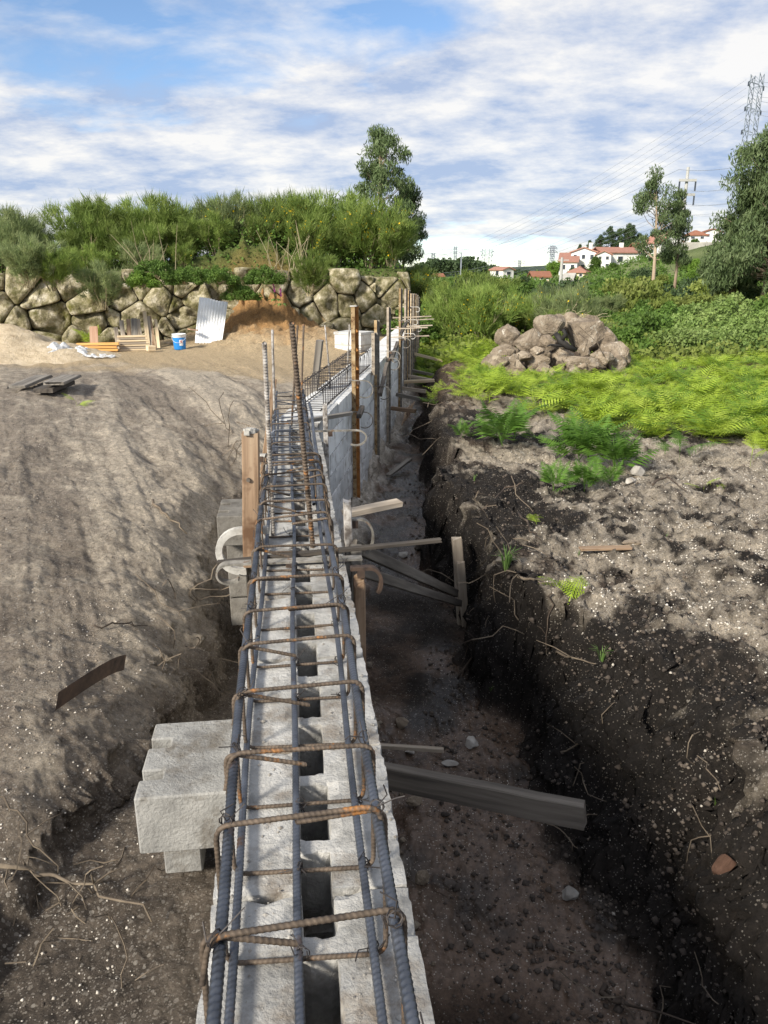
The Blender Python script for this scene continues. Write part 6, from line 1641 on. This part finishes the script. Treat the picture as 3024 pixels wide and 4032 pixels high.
# creeping ground cover under the right-hand scrub
def ground_cover():
    rng = np.random.default_rng(99); n = 26000; px = rng.uniform(880, 1800, n); Y = 16.8 + 26 * rng.random(n) ** 1.4
    x = np.array([ray(a, 640).x / ray(a, 640).y for a in px]) * Y; ok = ~((x < .9) & (Y < 24)); x, Y = x[ok], Y[ok]; z = field(x, Y)[0]
    P = np.stack([x, Y, z + rng.random(len(x)) ** 2 * (.35 + .35 * fbm(x, Y, 5, 3))], -1); V, F = leaves_from(P, .13, rng, .6)
    o = link('ground_cover', np_mesh('ground_cover', V, F), MATS['bush_light']); tag(o, 'low leafy ground cover under the right-hand scrub', 'ground cover', kind='stuff')
ground_cover()
def bank_cover():
    rng = np.random.default_rng(98); n = 15000; u = rng.uniform(1.5, WLEN, n); off = rng.uniform(.15, 3.8, n); x = W0.x + WD.x * u - WN.x * off; y = W0.y + WD.y * u - WN.y * off
    z = np.maximum(field(x, y)[0], .75); P = np.stack([x, y, z + .55 * rng.random(n) ** 1.5], -1); V, F = leaves_from(P, .10, rng, .6)
    o = link('undergrowth', np_mesh('undergrowth', V, F), MATS['bramble']); tag(o, 'leafy undergrowth between the brooms on top of the boulder wall', 'undergrowth', kind='stuff')
bank_cover()

# ------------------------------------------------------------------ poles, pylons, wires
def lattice(r, H, wb, wt, arms, name_mat='galvanised', th=.28, panels=14, head=.55):
    g = MB(); W_ = lambda z: wb + (wt - wb) * min(1, z / (H * head))
    zs = [H * (i / panels) for i in range(panels + 1)]
    for sx in (-1, 1):
        for sy in (-1, 1):
            for i in range(panels): g.bar((sx * W_(zs[i]) / 2, sy * W_(zs[i]) / 2, zs[i]), (sx * W_(zs[i + 1]) / 2, sy * W_(zs[i + 1]) / 2, zs[i + 1]), th)
    for i in range(panels):
        a, b = W_(zs[i]) / 2, W_(zs[i + 1]) / 2
        for sy in (-1, 1):
            g.bar((-a, sy * a, zs[i]), (b, sy * b, zs[i + 1]), th * .6); g.bar((a, sy * a, zs[i]), (-b, sy * b, zs[i + 1]), th * .6)
            g.bar((sy * a, -a, zs[i]), (sy * b, b, zs[i + 1]), th * .6)
    g.build('mast', MATS[name_mat], r, world=False)
    for (z, half) in arms:
        for s in (-1, 1):
            g = MB(); w = W_(z) / 2; g.bar((s * w, -w, z), (s * half, 0, z + .4), th * .8); g.bar((s * w, w, z), (s * half, 0, z + .4), th * .8); g.bar((s * w, 0, z + 1.6), (s * half, 0, z + .4), th * .8)
            ar = g.build('cross_arm', MATS[name_mat], r, world=False)
            g = MB(); g.tube([(s * half, 0, z + .4), (s * half, 0, z - .6)], .18, 6); g.build('insulator', MATS['glass_dark'], ar, world=False)
Yp = 215; pb_ = at(1600, 560, Yp); pt_ = at(1622, 160, Yp); Hp = pt_.z - pb_.z
PY = thing('lattice_pylon', 'tall grey lattice power pylon above the big right eucalyptus', 'pylon', (at(1606, 400, Yp).x, Yp, pb_.z), Rz(40)); 
lattice(PY, Hp, 5.0, 2.3, ((Hp - 2.6, 4.0), (Hp - 8.2, 4.2), (Hp - 13.5, 4.4)), th=.17, panels=18, head=.72)
for i, (px, base, top, Y, lb) in enumerate(((982, 606, 532, 700, 'faint lattice pylon above the distant wood'), (1050, 606, 538, 640, 'twin-topped faint pylon right of the distant wood'), (1190, 600, 530, 520, 'thin faint pylon left of the gabled house'), (1121, 600, 562, 800, 'smallest faint pylon on the skyline'), (935, 606, 546, 650, 'wide faint pylon at the left end of the distant wood'))):
    a = at(px, base, Y); t = at(px, top, Y); H = t.z - a.z; r = thing('lattice_pylon', lb, 'pylon', a, Rz(15))
    wide = 12 if i in (0, 4) else 6
    lattice(r, H, 5 if i != 1 else 9, 2 if i != 1 else 6, ((H * .90, wide), (H * .8, 5)) if i != 2 else ((H * .9, 3), (H * .78, 3.4)), 'cable', .30, 8)
Yc = 150; cb_ = at(1461, 600, Yc); ct = at(1467, 361, Yc)
CP = thing('power_pole', 'pale concrete power pole with two cross arms beside the slim eucalyptus', 'power pole', cb_)
Hc = ct.z - cb_.z; k_ = Yc / (FPX / K)
g = MB(); g.tube([(0, 0, 0), (0, 0, Hc)], [.40, .26], 10); g.build('shaft', MATS['pole_concrete'], CP, world=False)
g = MB(); g.tube([(-1.2, .3, 0), (-.5, .1, Hc * .35)], [.26, .2], 8); g.build('stay_leg', MATS['pole_concrete'], CP, world=False)
for py in (390, 421):
    z = at(1467, py, Yc).z - cb_.z; g = MB(); g.box((0, -.5, z), (34 * k_, .3, .42)); a = g.build('cross_arm', MATS['pole_concrete'], CP, world=False)
    for s in (-1, 1):
        g = MB(); g.tube([(s * 16 * k_, -.5, z - .2), (s * 16 * k_, -.5, z - 20 * k_)], .16, 6); g.build('insulator', MATS['glass_dark'], a, world=False)
# thin concrete pole in the valley and a lamp
tp = at(1209, 640, 95); tt = at(1209, 556, 95)
LP = thing('utility_pole', 'thin grey utility pole left of the cream house', 'pole', tp); g = MB(); H_ = tt.z - tp.z; g.tube([(0, 0, 0), (0, 0, H_)], [.24, .15], 8); g.build('shaft', MATS['pole_concrete'], LP, world=False)
g = MB(); g.box((0, 0, H_ - .3), (1.6, .1, .1)); g.build('cross_arm', MATS['pole_concrete'], LP, world=False)
lp = at(995, 610, 160); g = MB(); H_ = at(995, 545, 160).z - lp.z; LP2 = thing('utility_pole', 'slender dark pole in front of the distant wood', 'pole', lp); g.tube([(0, 0, 0), (0, 0, H_)], [.2, .1], 6); g.build('shaft', MATS['cable'], LP2, world=False)
def wire(P, label, r=.022, sag=.0, group='power lines across the sky'):
    P = [Vector(p) for p in P]; pts = []
    for i in range(len(P) - 1):
        for k in range(14):
            q = k / 14; p = P[i] * (1 - q) + P[i + 1] * q; p.z -= sag * 4 * q * (1 - q); pts.append(p)
    pts.append(P[-1]); mbx = MB(); mbx.tube(pts, [r * (p.y / 150) ** .6 for p in pts], 4, False); o = mbx.build('power_line', MATS['cable']); tag(o, label, 'power line', group)
ordn = ['highest', 'second', 'third', 'fourth', 'fifth', 'lowest']
for i, (pyR, pyL) in enumerate(((172, 552), (190, 560), (205, 568), (222, 576), (238, 584), (254, 592))):
    wire([at(1612, pyR, Yp), at(905, pyL, 640)], '%s of six wires fanning left from the tall lattice pylon' % ordn[i], .022, 9)
for i, py in enumerate((172, 178, 205, 212, 236, 242)):
    wire([at(1622, py, Yp), at(1760, py + (6 if i % 2 else -8), 190)], '%s of six short wires leaving the tall pylon to the right edge' % ordn[i], .032, 1)
wire([at(1467, 366, Yc), at(910, 545, 480)], 'top wire from the concrete pole sloping left to the skyline', .028, 6)
wire([at(1467, 366, Yc), at(1720, 325, 110)], 'top wire from the concrete pole to the right edge', .028, 1)
for i, (sx, pyR, pyL) in enumerate(((-16, 412, 590), (16, 410, 596), (-16, 443, 602), (16, 441, 606), (-14, 462, 612), (16, 464, 616))):
    wire([at(1467 + sx, pyR, Yc), at(905, pyL - 6, 470)], '%s of six wires running left from the concrete pole arms' % ordn[i], .020, 6)
    wire([at(1467 + sx, pyR, Yc), at(1720, pyR - 42 + (i % 2) * 4, 110)], '%s of six wires running right from the concrete pole arms' % ordn[i], .020, 1)


# ------------------------------------------------------------------ look-alikes that came out with one label are told apart by their order
_by = {}
for o in list(SC.objects):
    if o.parent is None and 'label' in o and o.get('kind') is None: _by.setdefault(o['label'], []).append(o)
for lb, L_ in _by.items():
    if len(L_) < 2: continue
    L_.sort(key=lambda o: o.location.x / max(1.0, o.location.y))
    for i, o in enumerate(L_):
        o['label'] = lb + (', ' + ('left one', 'right one')[i] if len(L_) == 2 else ', %s from left' % ['first', 'second', 'third', 'fourth', 'fifth', 'sixth', 'seventh', 'eighth', 'ninth', 'tenth'][min(i, 9)])
